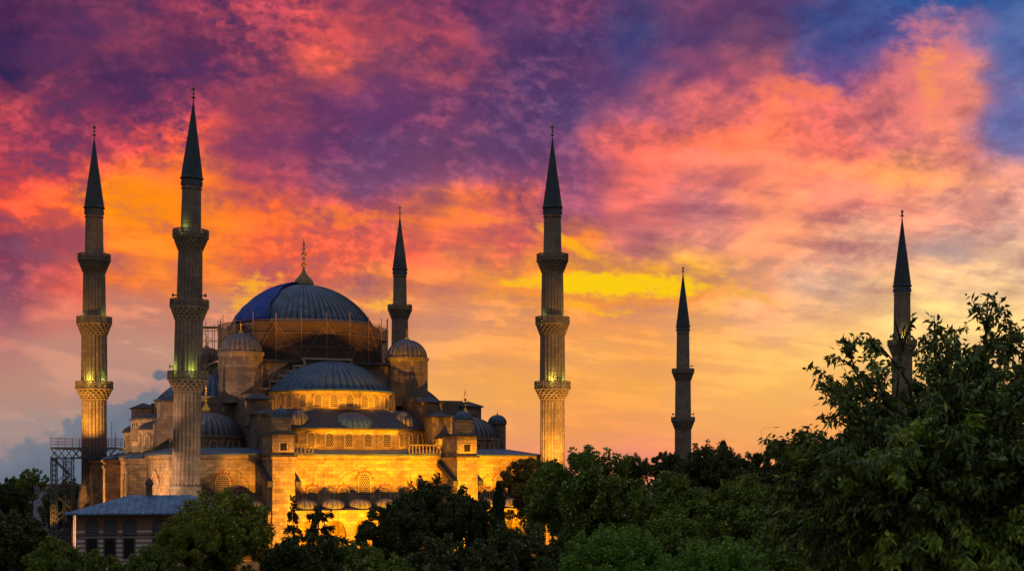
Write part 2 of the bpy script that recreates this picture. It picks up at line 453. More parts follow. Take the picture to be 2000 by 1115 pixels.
# ------------------------------------------------------------------ mesh helpers
class MB:
    def __init__(self):
        self.V, self.F, self.I, self.S = [], [], [], []
    def add(self, vs, fs, mi=0, sm=False):
        b = len(self.V)
        self.V += [tuple(v) for v in vs]
        self.F += [tuple(b + i for i in f) for f in fs]
        self.I += [mi] * len(fs)
        self.S += [sm] * len(fs)
    def box(self, x0, x1, y0, y1, z0, z1, mi=0):
        self.add([(x0, y0, z0), (x1, y0, z0), (x1, y1, z0), (x0, y1, z0), (x0, y0, z1), (x1, y0, z1), (x1, y1, z1), (x0, y1, z1)],
                 [(0, 3, 2, 1), (4, 5, 6, 7), (0, 1, 5, 4), (1, 2, 6, 5), (2, 3, 7, 6), (3, 0, 4, 7)], mi)
    def hull8(self, bot, top, mi=0):
        self.add(list(bot) + list(top), [(0, 3, 2, 1), (4, 5, 6, 7), (0, 1, 5, 4), (1, 2, 6, 5), (2, 3, 7, 6), (3, 0, 4, 7)], mi)
    def lathe(self, prof, n, cx=0, cy=0, mi=0, rf=None, a0=0.0, sm=False, cap=True, mf=None):
        vs, fs, k0 = [], [], len(self.I)
        for j, (r, z) in enumerate(prof):
            for i in range(n):
                a = a0 + 2 * PI * i / n
                rr = rf(i, j, r) if rf else r
                vs.append((cx + rr * math.cos(a), cy + rr * math.sin(a), z))
        for j in range(len(prof) - 1):
            for i in range(n):
                fs.append((j * n + i, j * n + (i + 1) % n, (j + 1) * n + (i + 1) % n, (j + 1) * n + i))
        if cap:
            fs.append(tuple(range(n - 1, -1, -1)))
            fs.append(tuple((len(prof) - 1) * n + i for i in range(n)))
        self.add(vs, fs, mi, sm)
        if mf:
            for q in range((len(prof) - 1) * n):
                self.I[k0 + q] = mf(q % n)
    def tube(self, p, q, r, n=5, mi=0, r2=None):
        p, q = Vector(p), Vector(q)
        d = (q - p)
        if d.length < 1e-6:
            return
        d.normalize()
        a = d.orthogonal().normalized()
        b = d.cross(a)
        r2 = r if r2 is None else r2
        vs = []
        for c, rr in ((p, r), (q, r2)):
            for i in range(n):
                t = 2 * PI * i / n
                vs.append(c + a * (rr * math.cos(t)) + b * (rr * math.sin(t)))
        fs = [(i, (i + 1) % n, n + (i + 1) % n, n + i) for i in range(n)]
        fs += [tuple(range(n - 1, -1, -1)), tuple(range(n, 2 * n))]
        self.add(vs, fs, mi)
    def prism(self, poly, z0, z1, mi=0):
        n = len(poly)
        vs = [(x, y, z0) for x, y in poly] + [(x, y, z1) for x, y in poly]
        fs = [(i, (i + 1) % n, n + (i + 1) % n, n + i) for i in range(n)] + [tuple(range(n - 1, -1, -1)), tuple(range(n, 2 * n))]
        self.add(vs, fs, mi)
    def loft(self, pa, za, pb, zb, mi=0):          # ring to ring, same count
        n = len(pa)
        vs = [(x, y, za) for x, y in pa] + [(x, y, zb) for x, y in pb]
        fs = [(i, (i + 1) % n, n + (i + 1) % n, n + i) for i in range(n)] + [tuple(range(n - 1, -1, -1)), tuple(range(n, 2 * n))]
        self.add(vs, fs, mi)
    def slab(self, poly, y0, y1, mi=0):            # polygon in x-z, thickness in y (y0 front)
        n = len(poly)
        vs = [(x, y0, z) for x, z in poly] + [(x, y1, z) for x, z in poly]
        fs = [tuple(range(n)), tuple(range(2 * n - 1, n - 1, -1))]
        fs += [(i, n + i, n + (i + 1) % n, (i + 1) % n) for i in range(n)]
        self.add(vs, fs, mi)
    def band(self, inner, outer, y0, y1, mi=0):    # open strip between two curves in x-z
        n = len(inner)
        vs = [(x, y0, z) for x, z in inner] + [(x, y0, z) for x, z in outer] + [(x, y1, z) for x, z in inner] + [(x, y1, z) for x, z in outer]
        fs = []
        for i in range(n - 1):
            fs += [(i, i + 1, n + i + 1, n + i), (2 * n + i, 3 * n + i, 3 * n + i + 1, 2 * n + i + 1),
                   (i, 2 * n + i, 2 * n + i + 1, i + 1), (n + i, n + i + 1, 3 * n + i + 1, 3 * n + i)]
        fs += [(0, n, 3 * n, 2 * n), (n - 1, 3 * n - 1, 4 * n - 1, 2 * n - 1)]
        self.add(vs, fs, mi)
    def mesh(self, name, mats):
        me = bpy.data.meshes.new(name)
        me.from_pydata(self.V, [], self.F)
        if not isinstance(mats, (list, tuple)):
            mats = [mats, M['rib_shade']] if 1 in self.I else [mats]
        for m in mats:
            me.materials.append(m)
        me.polygons.foreach_set('material_index', self.I)
        me.polygons.foreach_set('use_smooth', self.S)
        me.update()
        return me
    def build(self, name, mats, parent=None, loc=(0, 0, 0), rz=0.0):
        return link(name, self.mesh(name, mats), parent, loc, rz)

def link(name, me, parent=None, loc=(0, 0, 0), rz=0.0):
    o = bpy.data.objects.new(name, me)
    COL.objects.link(o)
    o.location = loc
    o.rotation_euler = (0, 0, rz)
    if parent:
        o.parent = parent
    return o

def tag(o, label=None, cat=None, group=None, kind=None):
    if label: o['label'] = label
    if cat: o['category'] = cat
    if group: o['group'] = group
    if kind: o['kind'] = kind
    return o

def thing(name, label, cat, loc=(0, 0, 0), rz=0.0, group=None):
    o = bpy.data.objects.new(name, None)
    COL.objects.link(o)
    o.location = loc
    o.rotation_euler = (0, 0, rz)
    return tag(o, label, cat, group)

def at(px, py, Y):
    return Vector(((px - 1000) / 2756 * Y, Y, 18 + (918 - py) / 2756 * Y))

def arch(w, spring, rise, n=9, x0=0.0):            # pointed arch curve from right spring to left spring
    pts = []
    for i in range(n):
        t = PI * i / (n - 1)
        x = math.cos(t) * w / 2
        z = spring + rise * (math.sin(t) ** 0.85) * (1.0)
        pts.append((x0 + x, z))
    return pts

def dome_prof(r, z0, rise, n=14, tip=0.02):
    return [(max(tip, r * math.cos(PI / 2 * j / n)), z0 + rise * math.sin(PI / 2 * j / n)) for j in range(n + 1)]

def cap_prof(r, z0, rise, n=16):
    R = (r * r + rise * rise) / (2 * rise)
    a = math.asin(min(1, r / R))
    return [(max(.02, R * math.sin(a * (1 - j / n))), z0 + rise - R + R * math.cos(a * (1 - j / n))) for j in range(n + 1)]
def ribbed(mb, r, z0, rise, ribs, cx=0, cy=0, amp=0.016, mi=0, n=16, cap=False):
    pr = cap_prof(r, z0, rise, n) if cap else dome_prof(r, z0, rise, n)
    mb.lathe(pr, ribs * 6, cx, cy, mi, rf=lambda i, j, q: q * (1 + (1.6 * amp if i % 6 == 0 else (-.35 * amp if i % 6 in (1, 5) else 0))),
             mf=lambda i: 1 if i % 6 in (5,) else 0)  # one face next to each rib darkened as painted shade

def finial(mb, z, h, w, cx=0, cy=0, mi=0):         # alem: ribbed foot, stacked knobs, spike
    p = [(w, z), (w * 1.05, z + .05 * h), (w * .8, z + .14 * h), (w * .3, z + .25 * h), (w * .14, z + .34 * h)]
    zz = .36
    for s in (.42, .30, .36, .24, .2):
        p += [(w * .10, z + zz * h), (w * s, z + (zz + .035) * h), (w * s, z + (zz + .05) * h), (w * .10, z + (zz + .085) * h)]
        zz += .11
    p += [(w * .08, z + .92 * h), (w * .02, z + h)]
    mb.lathe(p, 12, cx, cy, mi, sm=True)

# ------------------------------------------------------------------ ground
g = MB()
gy = [(-200, 0), (330, 0), (420, -6), (560, -24), (760, -48)]
gv = [(x, y, z) for y, z in gy for x in (-1500, -600, 0, 600, 1500)]
g.add(gv, [(r * 5 + c, r * 5 + c + 1, r * 5 + c + 6, r * 5 + c + 5) for r in range(len(gy) - 1) for c in range(4)])
tag(g.build('ground', M['ground']), kind='structure')
m_, k_, b_, o_ = new_mat('sea_water')
b_.inputs['Base Color'].default_value = lin('30424c')
b_.inputs['Roughness'].default_value = 0.65
b_.inputs['Specular IOR Level'].default_value = 0.25
bp_ = k_.n('ShaderNodeBump')
bp_.inputs['Strength'].default_value = 0.4
k_.put(bp_.inputs['Height'], k_.noise(k_.n('ShaderNodeTexCoord').outputs['Object'], 0.08, 5, 0.6)[0])
k_.put(b_.inputs['Normal'], bp_.outputs[0])
g = MB()
g.add([(-5500, 500, -40), (5500, 500, -40), (5500, 5800, -40), (-5500, 5800, -40)], [(0, 1, 2, 3)])
tag(g.build('sea', m_), kind='structure')

# ------------------------------------------------------------------ mosque hall
RZ = math.radians(23.24)
OX, OY = -40.68, 176.0
CU, CV = 24.4, 35.3
cR, sR = math.cos(RZ), math.sin(RZ)
def W(u, v, z=0.0):
    return Vector((OX + u * cR - v * sR, OY + u * sR + v * cR, z))
hall = thing('mosque', 'great domed stone mosque with cascading lead half domes and floodlit facade', 'mosque', (OX, OY, 0), RZ)

def sidepos(k, s, t):
    a = -PI / 2 * k
    x, y = s, -t
    return (CU + x * math.cos(a) - y * math.sin(a), CV + x * math.sin(a) + y * math.cos(a))
def sideobj(name, me, k, z=0.0):
    return link(name, me, hall, (CU, CV, z), -PI / 2 * k)

_wcache = {}
def window_meshes(w, h, vous, surround=0.14):
    key = (w, h, vous)
    if key not in _wcache:
        spring, rise = h - w * 0.55, w * 0.55
        inn = [(w / 2, 0)] + arch(w, spring, rise, 11) + [(-w / 2, 0)]
        W2 = w + 2 * surround
        outr = [(W2 / 2, 0)] + arch(W2, spring, rise + surround, 11) + [(-W2 / 2, 0)]
        f = MB()
        f.band(inn, outr, -0.16, 0.0, 0)
        f.box(-W2 / 2 - .05, W2 / 2 + .05, -0.22, 0.0, -0.14, -0.003, 0)
        if vous:                                   # alternating red voussoirs fanning over the arch
            for i in range(9):
                t0, t1 = PI * (i + .18) / 9, PI * (i + .82) / 9
                ra, rb = W2 / 2 + .01, W2 / 2 + (.42 if i % 2 == 0 else .26)
                sc = (rise + surround) / (W2 / 2)
                q = [(ra * math.cos(t0), spring + ra * sc * math.sin(t0)), (rb * math.cos(t0), spring + rb * sc * math.sin(t0)),
                     (rb * math.cos(t1), spring + rb * sc * math.sin(t1)), (ra * math.cos(t1), spring + ra * sc * math.sin(t1))]
                f.slab(q, -0.05, 0.01, 1)
        p = MB()
        p.slab(inn, -0.03, 0.02, 0)
        _wcache[key] = (f.mesh('window', [M['trim'], M['red']]), p.mesh('pane', [M['lattice']]))
    return _wcache[key]
def window(parent, u, v, z, rz, w, h, vous=False):
    fm, pm = window_meshes(w, h, vous)
    o = link('window', fm, parent, (u, v, z), rz)
    link('pane', pm, o)
    return o

# --- outer hall walls (front facade at v = 2.5)
WL, WR, WF, WB = -1.6, 49.6, 2.5, 63.0
TOP = 19.9
b = MB()
b.box(WL, WR, WF, WB, 0, TOP)
b.box(WL - .12, WR + .12, WF - .12, WB + .12, TOP - .75, TOP - .45)
b.box(WL - .3, WR + .3, WF - .3, WB + .3, TOP - .35, TOP + .05)
b.build('wall', M['stone'], hall)
b = MB()
q = [(WL - .5, WF - .5), (WR + .5, WF - .5), (WR + .5, WB + .5), (WL - .5, WB + .5)]
q2 = [(WL + 2.5, WF + 5.6), (WR - 2.5, WF + 5.6), (WR - 2.5, WB - 4), (WL + 2.5, WB - 4)]
b.loft(q, TOP + .054, q, TOP + .25)
b.loft(q, TOP + .25, q2, TOP + 1.1)
b.build('roof', M['lead'], hall)

# --- central block, drum, main dome
b = MB()
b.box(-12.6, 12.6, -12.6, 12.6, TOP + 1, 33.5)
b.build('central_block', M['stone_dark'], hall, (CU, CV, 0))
b = MB()
b.box(-13.3, 13.3, -13.3, 13.3, 33.504, 33.9)
b.build('block_cornice', M['lead_dark'], hall, (CU, CV, 0))
b = MB()
b.lathe([(11.4, 33.9), (11.4, 39.2), (11.7, 39.4), (11.7, 39.8), (10.9, 40.0)], 64)
for i in range(28):
    a = 2 * PI * (i + .5) / 28
    b.hull8([(11.3 * math.cos(a - .03), 11.3 * math.sin(a - .03), 33.9), (12.2 * math.cos(a - .028), 12.2 * math.sin(a - .028), 33.9),
             (12.2 * math.cos(a + .028), 12.2 * math.sin(a + .028), 33.9), (11.3 * math.cos(a + .03), 11.3 * math.sin(a + .03), 33.9)],
            [(11.3 * math.cos(a - .03), 11.3 * math.sin(a - .03), 38.6), (11.9 * math.cos(a - .028), 11.9 * math.sin(a - .028), 38.0),
             (11.9 * math.cos(a + .028), 11.9 * math.sin(a + .028), 38.0), (11.3 * math.cos(a + .03), 11.3 * math.sin(a + .03), 38.6)])
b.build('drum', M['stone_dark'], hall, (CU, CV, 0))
b = MB()
DR, DZ = 12.0, 34.6
prof = []
for j in range(21):
    th = math.radians(64) * (1 - j / 20)
    prof.append((max(.05, DR * math.sin(th)), DZ + DR * math.cos(th)))
b.lathe(prof, 72 * 6, rf=lambda i, j, r: r * (1 + (.018 if i % 6 == 0 else (-.004 if i % 6 in (1, 5) else 0))), mf=lambda i: 1 if i % 6 == 5 else 0)  # shade line beside every rib painted by the darker material
dome = b.build('main_dome', M['lead'], hall, (CU, CV, 0))
b = MB()
fp = [(1.45, 0), (1.5, .35), (1.3, .9), (.85, 1.45), (.45, 1.95), (.2, 2.5), (.16, 2.9)]
b.lathe([(r, 46.35 + z) for r, z in fp], 64, rf=lambda i, j, r: r * (1 + (.06 if i % 4 == 0 else 0)), sm=False)
p = [(.16, 49.2)]
for zc, rr in ((49.75, .42), (50.55, .26), (51.3, .44), (52.15, .24), (52.85, .2)):
    p += [(.1, zc - .32), (rr, zc - .06), (rr, zc + .06), (.1, zc + .3)]
p += [(.05, 53.4), (.02, 53.9)]
b.lathe(p, 14, sm=True)
b.build('finial', M['gold_dull'], dome)

# --- weight towers at the four corners of the block
b = MB()
b.lathe([(3.15, 27.5), (3.15, 34.3), (3.35, 34.45), (3.35, 34.8)], 8, a0=PI / 8)
tower_me = b.mesh('weight_tower', M['stone_dark'])
b = MB()
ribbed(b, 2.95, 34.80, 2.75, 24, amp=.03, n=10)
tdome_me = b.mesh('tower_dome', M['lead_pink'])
b = MB()
finial(b, 37.5, 1.75, .42)
tfin_me = b.mesh('finial', M['gold'])
for su in (-1, 1):
    for sv in (-1, 1):
        o = link('weight_tower', tower_me, hall, (CU + su * 12.5, CV + sv * 12.5, 0))
        d = link('tower_dome', tdome_me, o)
        # finial sits on the little dome; kept as the tower's second sub-part
        link('finial', tfin_me, o)

# --- stepped arch walls, half domes, window drums, lower tiers
steps = [(3.4, 34.0), (4.9, 32.9), (6.0, 32.1), (7.2, 31.4), (8.5, 30.6), (9.9, 29.5)]
b = MB()
prev = 0
for s, z in steps:
    for sg in (-1, 1):
        x0, x1 = sorted((sg * prev, sg * s))
        b.box(x0, x1, -13.6, -12.605, 26, z, 0)
        b.box(x0 - (.2 if sg < 0 else 0), x1 + (.2 if sg > 0 else 0), -14.0, -12.605, z + .003, z + .3, 1)
        xe = sg * s
        b.box(min(xe, xe + sg * .2), max(xe, xe + sg * .2), -13.9, -12.605, z - 1.0, z, 1)
    prev = s
arch_me = b.mesh('stepped_arch_wall', [M['stone_dark'], M['trim']])
HT = 15.6                                          # centre of a half dome, metres out from the middle
b = MB()
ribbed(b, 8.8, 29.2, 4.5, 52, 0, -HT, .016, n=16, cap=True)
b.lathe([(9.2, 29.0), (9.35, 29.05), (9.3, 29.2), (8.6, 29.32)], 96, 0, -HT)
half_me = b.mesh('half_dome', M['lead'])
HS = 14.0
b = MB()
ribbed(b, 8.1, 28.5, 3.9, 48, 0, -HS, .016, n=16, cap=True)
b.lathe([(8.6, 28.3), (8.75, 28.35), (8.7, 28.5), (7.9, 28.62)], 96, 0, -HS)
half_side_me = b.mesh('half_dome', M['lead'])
b = MB()
b.lathe([(8.95, 24.0), (8.95, 28.6), (9.1, 28.7), (9.1, 28.996)], 96, 0, -HT)
drum_me = b.mesh('window_drum', M['stone'])
b = MB()
b.lathe([(8.35, 24.0), (8.35, 27.9), (8.5, 28.0), (8.5, 28.296)], 96, 0, -HS)
drum_side_me = b.mesh('window_drum', M['stone'])
# front lower tier: a half octagon with a lead skirt and small half domes
def tier(tf, tb, z0, z1, hw, hb, zt, ztop_r):
    poly = [(-hb, -tb), (-hw, -tf), (hw, -tf), (hb, -tb), (hb, -12), (-hb, -12)]
    w = MB(); w.prism(poly, z0, z1)
    big = [(x * 1.03, y * 1.012) for x, y in poly]
    small = [(-hb * .8, -tb + 1.5), (-hw * .7, -HT - 8.8), (hw * .7, -HT - 8.8), (hb * .8, -tb + 1.5), (hb * .8, -12.7), (-hb * .8, -12.7)]
    r = MB(); r.loft(big, z1 + .003, big, z1 + .2); r.loft(big, z1 + .2, small, zt)
    return w.mesh('tier_wall', M['stone']), r.mesh('tier_roof', M['lead_dark'])
front_tier = tier(28.6, 24.8, TOP + .3, 23.5, 5.4, 10.9, 26.4, 0)
side_tier = tier(25.5, 21.0, TOP + .3, 25.4, 3.4, 8.0, 26.3, 0)
b = MB()
ribbed(b, 3.7, 23.72, 2.3, 28, 0, -25.4, .02, n=10, cap=True)
exf_me = b.mesh('small_half_dome', M['lead'])
b = MB()
ribbed(b, 1.35, 24.1, 2.1, 12, -7.4, -25.6, .05, n=8)
vent_me = b.mesh('roof_vent', M['lead_pink'])
b = MB()
ribbed(b, 1.35, 24.1, 2.1, 12, 7.4, -25.6, .05, n=8)
vent2_me = b.mesh('roof_vent', M['lead_pink'])
side_ex, side_exd = [], []
for sg in (-1, 1):
    b = MB()
    b.lathe([(3.4, TOP + .5), (3.4, 23.4), (3.6, 23.5), (3.6, 23.7)], 8, sg * 8.0, -22.6, 0, a0=PI / 8)
    side_ex.append(b.mesh('apse_wall', M['stone']))
    b = MB()
    ribbed(b, 3.5, 23.7, 1.5, 20, sg * 8.0, -22.6, .02, n=8)
    side_exd.append(b.mesh('apse_roof', M['lead_dark']))
for k in range(4):
    sideobj('stepped_arch_wall', arch_me, k)
    fr = k in (0, 2)
    sideobj('half_dome', half_me if fr else half_side_me, k)
    sideobj('window_drum', drum_me if fr else drum_side_me, k)
    wm, rm = front_tier if fr else side_tier
    sideobj('tier_wall', wm, k)
    sideobj('tier_roof', rm, k)
    if fr:
        sideobj('small_half_dome', exf_me, k)
        sideobj('roof_vent', vent_me, k)
        sideobj('roof_vent', vent2_me, k)
    else:
        for m1, m2 in zip(side_ex, side_exd):
            sideobj('apse_wall', m1, k)
            sideobj('apse_roof', m2, k)
    if k == 2:
        continue
    for i in range(13 if k == 0 else 9):
        n = 13 if k == 0 else 9
        a = math.radians(-84 + 168 * i / (n - 1)) if k == 0 else math.radians(-60 + 120 * i / (n - 1))
        u, v = sidepos(k, (8.97 if fr else 8.37) * math.sin(a), (HT if fr else HS) + (8.97 if fr else 8.37) * math.cos(a))
        window(hall, u, v, 26.75 if fr else 26.0, a - PI / 2 * k, 1.0, 1.75)
    if k == 0:
        segs = [((-10.9, 24.8), (-5.4, 28.6), 3), ((-5.4, 28.6), (5.4, 28.6), 4), ((5.4, 28.6), (10.9, 24.8), 3)]
        zz, ww, hh = 21.2, 1.0, 1.9
    else:
        segs = [((-3.4, 25.5), (3.4, 25.5), 3), ((3.4, 25.5), (8.0, 21.0), 1), ((-8.0, 21.0), (-3.4, 25.5), 1)]
        zz, ww, hh = 22.3, 0.9, 2.3
    for (s0, t0), (s1, t1), n in segs:
        a = math.atan2(-(t1 - t0), s1 - s0)
        for i in range(n):
            f = (i + .5) / n
            s, t = s0 + (s1 - s0) * f, t0 + (t1 - t0) * f
            s += math.sin(-a) * -.02; t += .02 * math.cos(a)
            u, v = sidepos(k, s, t)
            window(hall, u, v, zz, a - PI / 2 * k, ww * (.7 if i % 2 and k == 0 and n == 3 else 1), hh)
    if k in (1, 3):
        for sg in (-1, 1):
            for da in (-.55, .25):
                a = sg * .4 + da * sg
                u, v = sidepos(k, sg * 8.0 + 3.16 * math.sin(a), 22.6 + 3.16 * math.cos(a))
                window(hall, u, v, 21.4, a - PI / 2 * k, .8, 1.5)

# --- buttress walls stepping down from the towers, with capped blocks
def buttress(tend):
    w, r, r2 = MB(), MB(), MB()
    w.box(-1.3, 1.3, -21.0, -12.7, TOP + .5, 28.5)
    w.hull8([(-1.3, -24.6, TOP + .5), (1.3, -24.6, TOP + .5), (1.3, -21.0, TOP + .5), (-1.3, -21.0, TOP + .5)],
            [(-1.3, -24.6, 24.4), (1.3, -24.6, 24.4), (1.3, -21.0, 28.5), (-1.3, -21.0, 28.5)])
    w.box(-1.55, 1.55, -24.0, -20.8, 24.0, 27.55)
    def cap(x, y0, y1, z, h, r=r):
        ym = (y0 + y1) / 2
        r.loft([(-x, y0), (x, y0), (x, y1), (-x, y1)], z, [(-x, y0), (x, y0), (x, y1), (-x, y1)], z + .18)
        r.loft([(-x, y0), (x, y0), (x, y1), (-x, y1)], z + .18, [(-.1, ym - .1), (.1, ym - .1), (.1, ym + .1), (-.1, ym + .1)], z + h)
    cap(1.85, -24.3, -20.5, 27.554, .95)
    if tend > 26:
        w.box(-1.5, 1.5, -28.2, -24.6, TOP + .5, 25.35)
        cap(1.8, -28.5, -24.4, 25.354, .85, r2)
        w.box(-1.3, 1.3, -tend, -28.2, TOP + .5, 22.4)
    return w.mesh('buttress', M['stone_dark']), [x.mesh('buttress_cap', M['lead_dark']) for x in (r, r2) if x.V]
b_front, b_side = buttress(32.6), buttress(25)
for k in range(4):
    bm_, cm_ = b_front if k in (0, 2) else b_side
    for s in (-12.3, 12.3):
        x, y = sidepos(k, s, 0)
        o = link('buttress', bm_, hall, (x, y, 0), -PI / 2 * k)
        for cme in cm_:
            link('buttress_cap', cme, o)

# --- corner domes on windowed drums
b = MB()
b.lathe([(4.75, TOP + .3), (4.75, 22.3), (4.95, 22.45), (4.95, 22.7)], 48)
cd_me = b.mesh('corner_drum', M['stone'])
b = MB()
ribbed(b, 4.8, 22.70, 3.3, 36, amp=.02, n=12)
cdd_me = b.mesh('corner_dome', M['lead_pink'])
b = MB()
finial(b, 25.9, 4.1, .75)
cdf_me = b.mesh('finial', M['gold'])
for su in (-1, 1):
    for sv in (-1, 1):
        cx, cy = CU + (19.6 if su > 0 else -18.6), CV + sv * 18.4
        o = link('corner_drum', cd_me, hall, (cx, cy, 0))
        link('corner_dome', cdd_me, o)
        link('finial', cdf_me, o)
        if sv < 0:
            for i in range(7):
                a = math.radians(-90 + 30 * i)
                window(hall, cx + 4.77 * math.sin(a), cy - 4.77 * math.cos(a), 20.75, a, .85, 1.25, True)

# --- front piers with turrets, sloping copings
pier_us = (CU - 12.85, CU + 11.95)
for pu in pier_us:
    b = MB()
    b.box(pu - 1.45, pu + 1.45, -3.5, 2.5, 0, 19.3)
    b.box(pu - 1.6, pu + 1.6, -3.65, 2.5, 19.304, 19.7)
    b.box(pu - 1.4, pu + 1.4, -3.3, 2.2, 19.7, 22.5)
    pr = b.build('pier', M['stone'], hall)
    b = MB()
    b.box(pu - 1.7, pu + 1.7, -3.75, 2.5, 19.704, 19.9)
    b.loft([(pu - 1.65, -3.55), (pu + 1.65, -3.55), (pu + 1.65, 2.4), (pu - 1.65, 2.4)], 22.504,
           [(pu - 1.5, -3.4), (pu + 1.5, -3.4), (pu + 1.5, 2.3), (pu - 1.5, 2.3)], 22.8)
    b.build('pier_coping', M['lead_dark'], pr)
    b = MB()
    b.lathe([(1.32, 22.8), (1.32, 24.45), (1.42, 24.5), (1.42, 24.65)], 8, pu, -1.9, 0, a0=PI / 8)
    tu = b.build('turret', M['stone'], hall)
    b = MB()
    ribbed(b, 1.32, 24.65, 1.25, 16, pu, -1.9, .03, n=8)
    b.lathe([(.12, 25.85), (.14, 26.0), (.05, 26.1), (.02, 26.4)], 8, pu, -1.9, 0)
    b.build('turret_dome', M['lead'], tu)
    b = MB()
    b.box(-.62, .62, -.1, 0, -.62, .62, 0)
    b.box(-.42, .42, -.115, -.09, -.46, .46, 1)
    b.build('hatch', [M['trim'], M['dark']], hall, (pu, -3.3, 20.95))
    for sg in (-1, 1):
        b = MB()
        x0, x1 = sorted((pu + sg * 1.46, pu + sg * 2.15))
        b.hull8([(x0, -3.9, 15.9), (x1, -3.9, 15.9), (x1, 2.4, 18.6), (x0, 2.4, 18.6)], [(x0, -3.9, 16.6), (x1, -3.9, 16.6), (x1, 2.4, 19.2), (x0, 2.4, 19.2)])
        b.build('sloped_coping', M['lead_dark'], hall)

# --- facade details: cornice balustrades, relieving arches, windows
def balustrade(u0, u1, v, z):
    b = MB()
    b.box(u0, u1, v - .12, v + .12, z, z + .12)
    b.box(u0, u1, v - .14, v + .14, z + 1.15, z + 1.32)
    n = int((u1 - u0) / .48)
    for i in range(n + 1):
        x = u0 + (u1 - u0) * i / n
        b.lathe([(.07, z + .12), (.13, z + .35), (.07, z + .7), (.12, z + 1.0), (.08, z + 1.15)], 8, x, v)
    b.build('balustrade', M['stone_dark'], hall)
balustrade(pier_us[0] + 1.7, pier_us[0] + 5.3, 2.25, 20.16)
balustrade(pier_us[1] - 6.2, pier_us[1] - 1.7, 2.25, 20.16)
def relief(u0, w, spring, rise, v=2.5):
    b = MB()
    b.band([(w / 2, spring - 3)] + arch(w, spring, rise, 25) + [(-w / 2, spring - 3)],
           [(w / 2 + .22, spring - 3)] + arch(w + .44, spring, rise + .22, 25) + [(-w / 2 - .22, spring - 3)], -.07, 0)
    b.build('relieving_arch', M['stone'], hall, (u0, v, 0))
FC = (pier_us[0] + pier_us[1]) / 2
relief(FC, 8.2, 13.8, 4.2)
relief(FC - 9.0, 5.0, 13.5, 3.5)
relief(FC + 9.0, 5.0, 13.5, 3.5)
relief(5.1, 7.0, 14.4, 3.9)
relief(43.6, 7.0, 14.2, 3.4)
for du, z0, w, h in ((0, 13.4, 1.55, 4.2), (-2.85, 13.4, 1.35, 2.4), (2.85, 13.4, 1.35, 2.4), (-7.1, 13.4, 1.4, 2.4), (7.1, 13.4, 1.4, 2.4), (-9.9, 13.4, 1.4, 2.4), (9.9, 13.4, 1.4, 2.4)):
    window(hall, FC + du, 2.48, z0, 0, w, h, True)
for u0 in (5.1, 43.6):
    window(hall, u0, 2.48, 13.9, 0, 1.7, 3.5, True)
    for d in (-2.3, 2.3):
        window(hall, u0 + d, 2.48, 13.4, 0, 1.1, 2.0, True)

# --- lateral gallery: arcades with small domes between the piers
def arcade(u0, u1, n):
    bw = (u1 - u0) / n
    b = MB()
    for i in range(n):
        c = u0 + bw * (i + .5)
        for z0, z1, sp, ri in ((6.6, 12.6, 9.6, 2.0), (0.0, 6.5, 3.6, 1.9)):
            w = bw - .9
            inn = [(c + w / 2, z0)] + arch(w, sp, ri, 13, c) + [(c - w / 2, z0)]
            outr = [(c + bw / 2, z0)]
            for j in range(13):
                t = j / 12
                outr.append((c + bw / 2 - bw * t, z1))
            outr.append((c - bw / 2, z0))
            b.band(inn, outr, -2.9, -2.35)
    b.box(u0, u1, -3.05, 2.45, 12.604, 12.9)
    b.box(u0, u1, -2.9, 2.45, 6.5, 6.6)
    b.build('arcade', M['stone'], hall)
    b = MB()
    b.loft([(u0, -3.25), (u1, -3.25), (u1, 2.45), (u0, 2.45)], 12.904, [(u0, -2.6), (u1, -2.6), (u1, 2.45), (u0, 2.45)], 13.1)
    ob_ = b.build('arcade_roof', M['lead_dark'], hall)
    r = min(1.55, bw * .47)
    for i in range(n):
        for row, (vv, rr) in enumerate(((-1.3, r), (1.2, r * .8))):
            b = MB()
            b.lathe([(rr, 13.05), (rr, 13.2)], 32)
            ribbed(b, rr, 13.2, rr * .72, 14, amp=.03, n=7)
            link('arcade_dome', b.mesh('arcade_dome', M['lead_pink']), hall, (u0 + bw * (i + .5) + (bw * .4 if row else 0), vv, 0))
arcade(pier_us[0] + 1.46, pier_us[1] - 1.46, 6)
arcade(1.9, pier_us[0] - 1.46, 2)
arcade(pier_us[1] + 1.46, 48.5, 3)

# --- left side piers, and the stair turret at the far right corner
for v0, v1, uo in ((21.4, 24.6, -4.0), (46.6, 49.2, -3.9), (57.0, 62.4, -4.6)):
    b = MB()
    b.box(uo, WL, v0, v1, 0, 19.2)
    b.box(uo - .15, WL, v0 - .15, v1 + .15, 18.3, 18.7)
    b.box(uo - .3, WL, v0 - .3, v1 + .3, 19.204, 19.6)
    pr = b.build('pier', M['stone'], hall)
    b = MB()
    b.loft([(uo - .4, v0 - .4), (WL - .5, v0 - .4), (WL - .5, v1 + .4), (uo - .4, v1 + .4)], 19.604,
           [(uo + .6, v0 + .3), (WL - .5, v0 - .2), (WL - .5, v1 + .2), (uo + .6, v1 - .3)], 20.2)
    b.build('pier_coping', M['lead'], pr)
for v in (11.0, 16.0, 29.0, 35.5, 42.0, 53.0):
    window(hall, WL - .02, v, 13.5, -PI / 2, 1.3, 3.4, True)
b = MB()
b.band([(-3.2, 11)] + arch(-6.4, 14, 3.6, 21) + [(3.2, 11)], [(-3.55, 11)] + arch(-7.1, 14, 3.95, 21) + [(3.55, 11)], -.14, 0)
b.build('relieving_arch', M['trim'], hall, (WL, 13.5, 0), -PI / 2)
b = MB()
b.lathe([(1.3, 15), (1.3, 24.9), (1.45, 25.0), (1.45, 25.2)], 8, 50.6, 20.4, a0=PI / 8)
tu = b.build('turret', M['stone_dark'], hall)
b = MB()
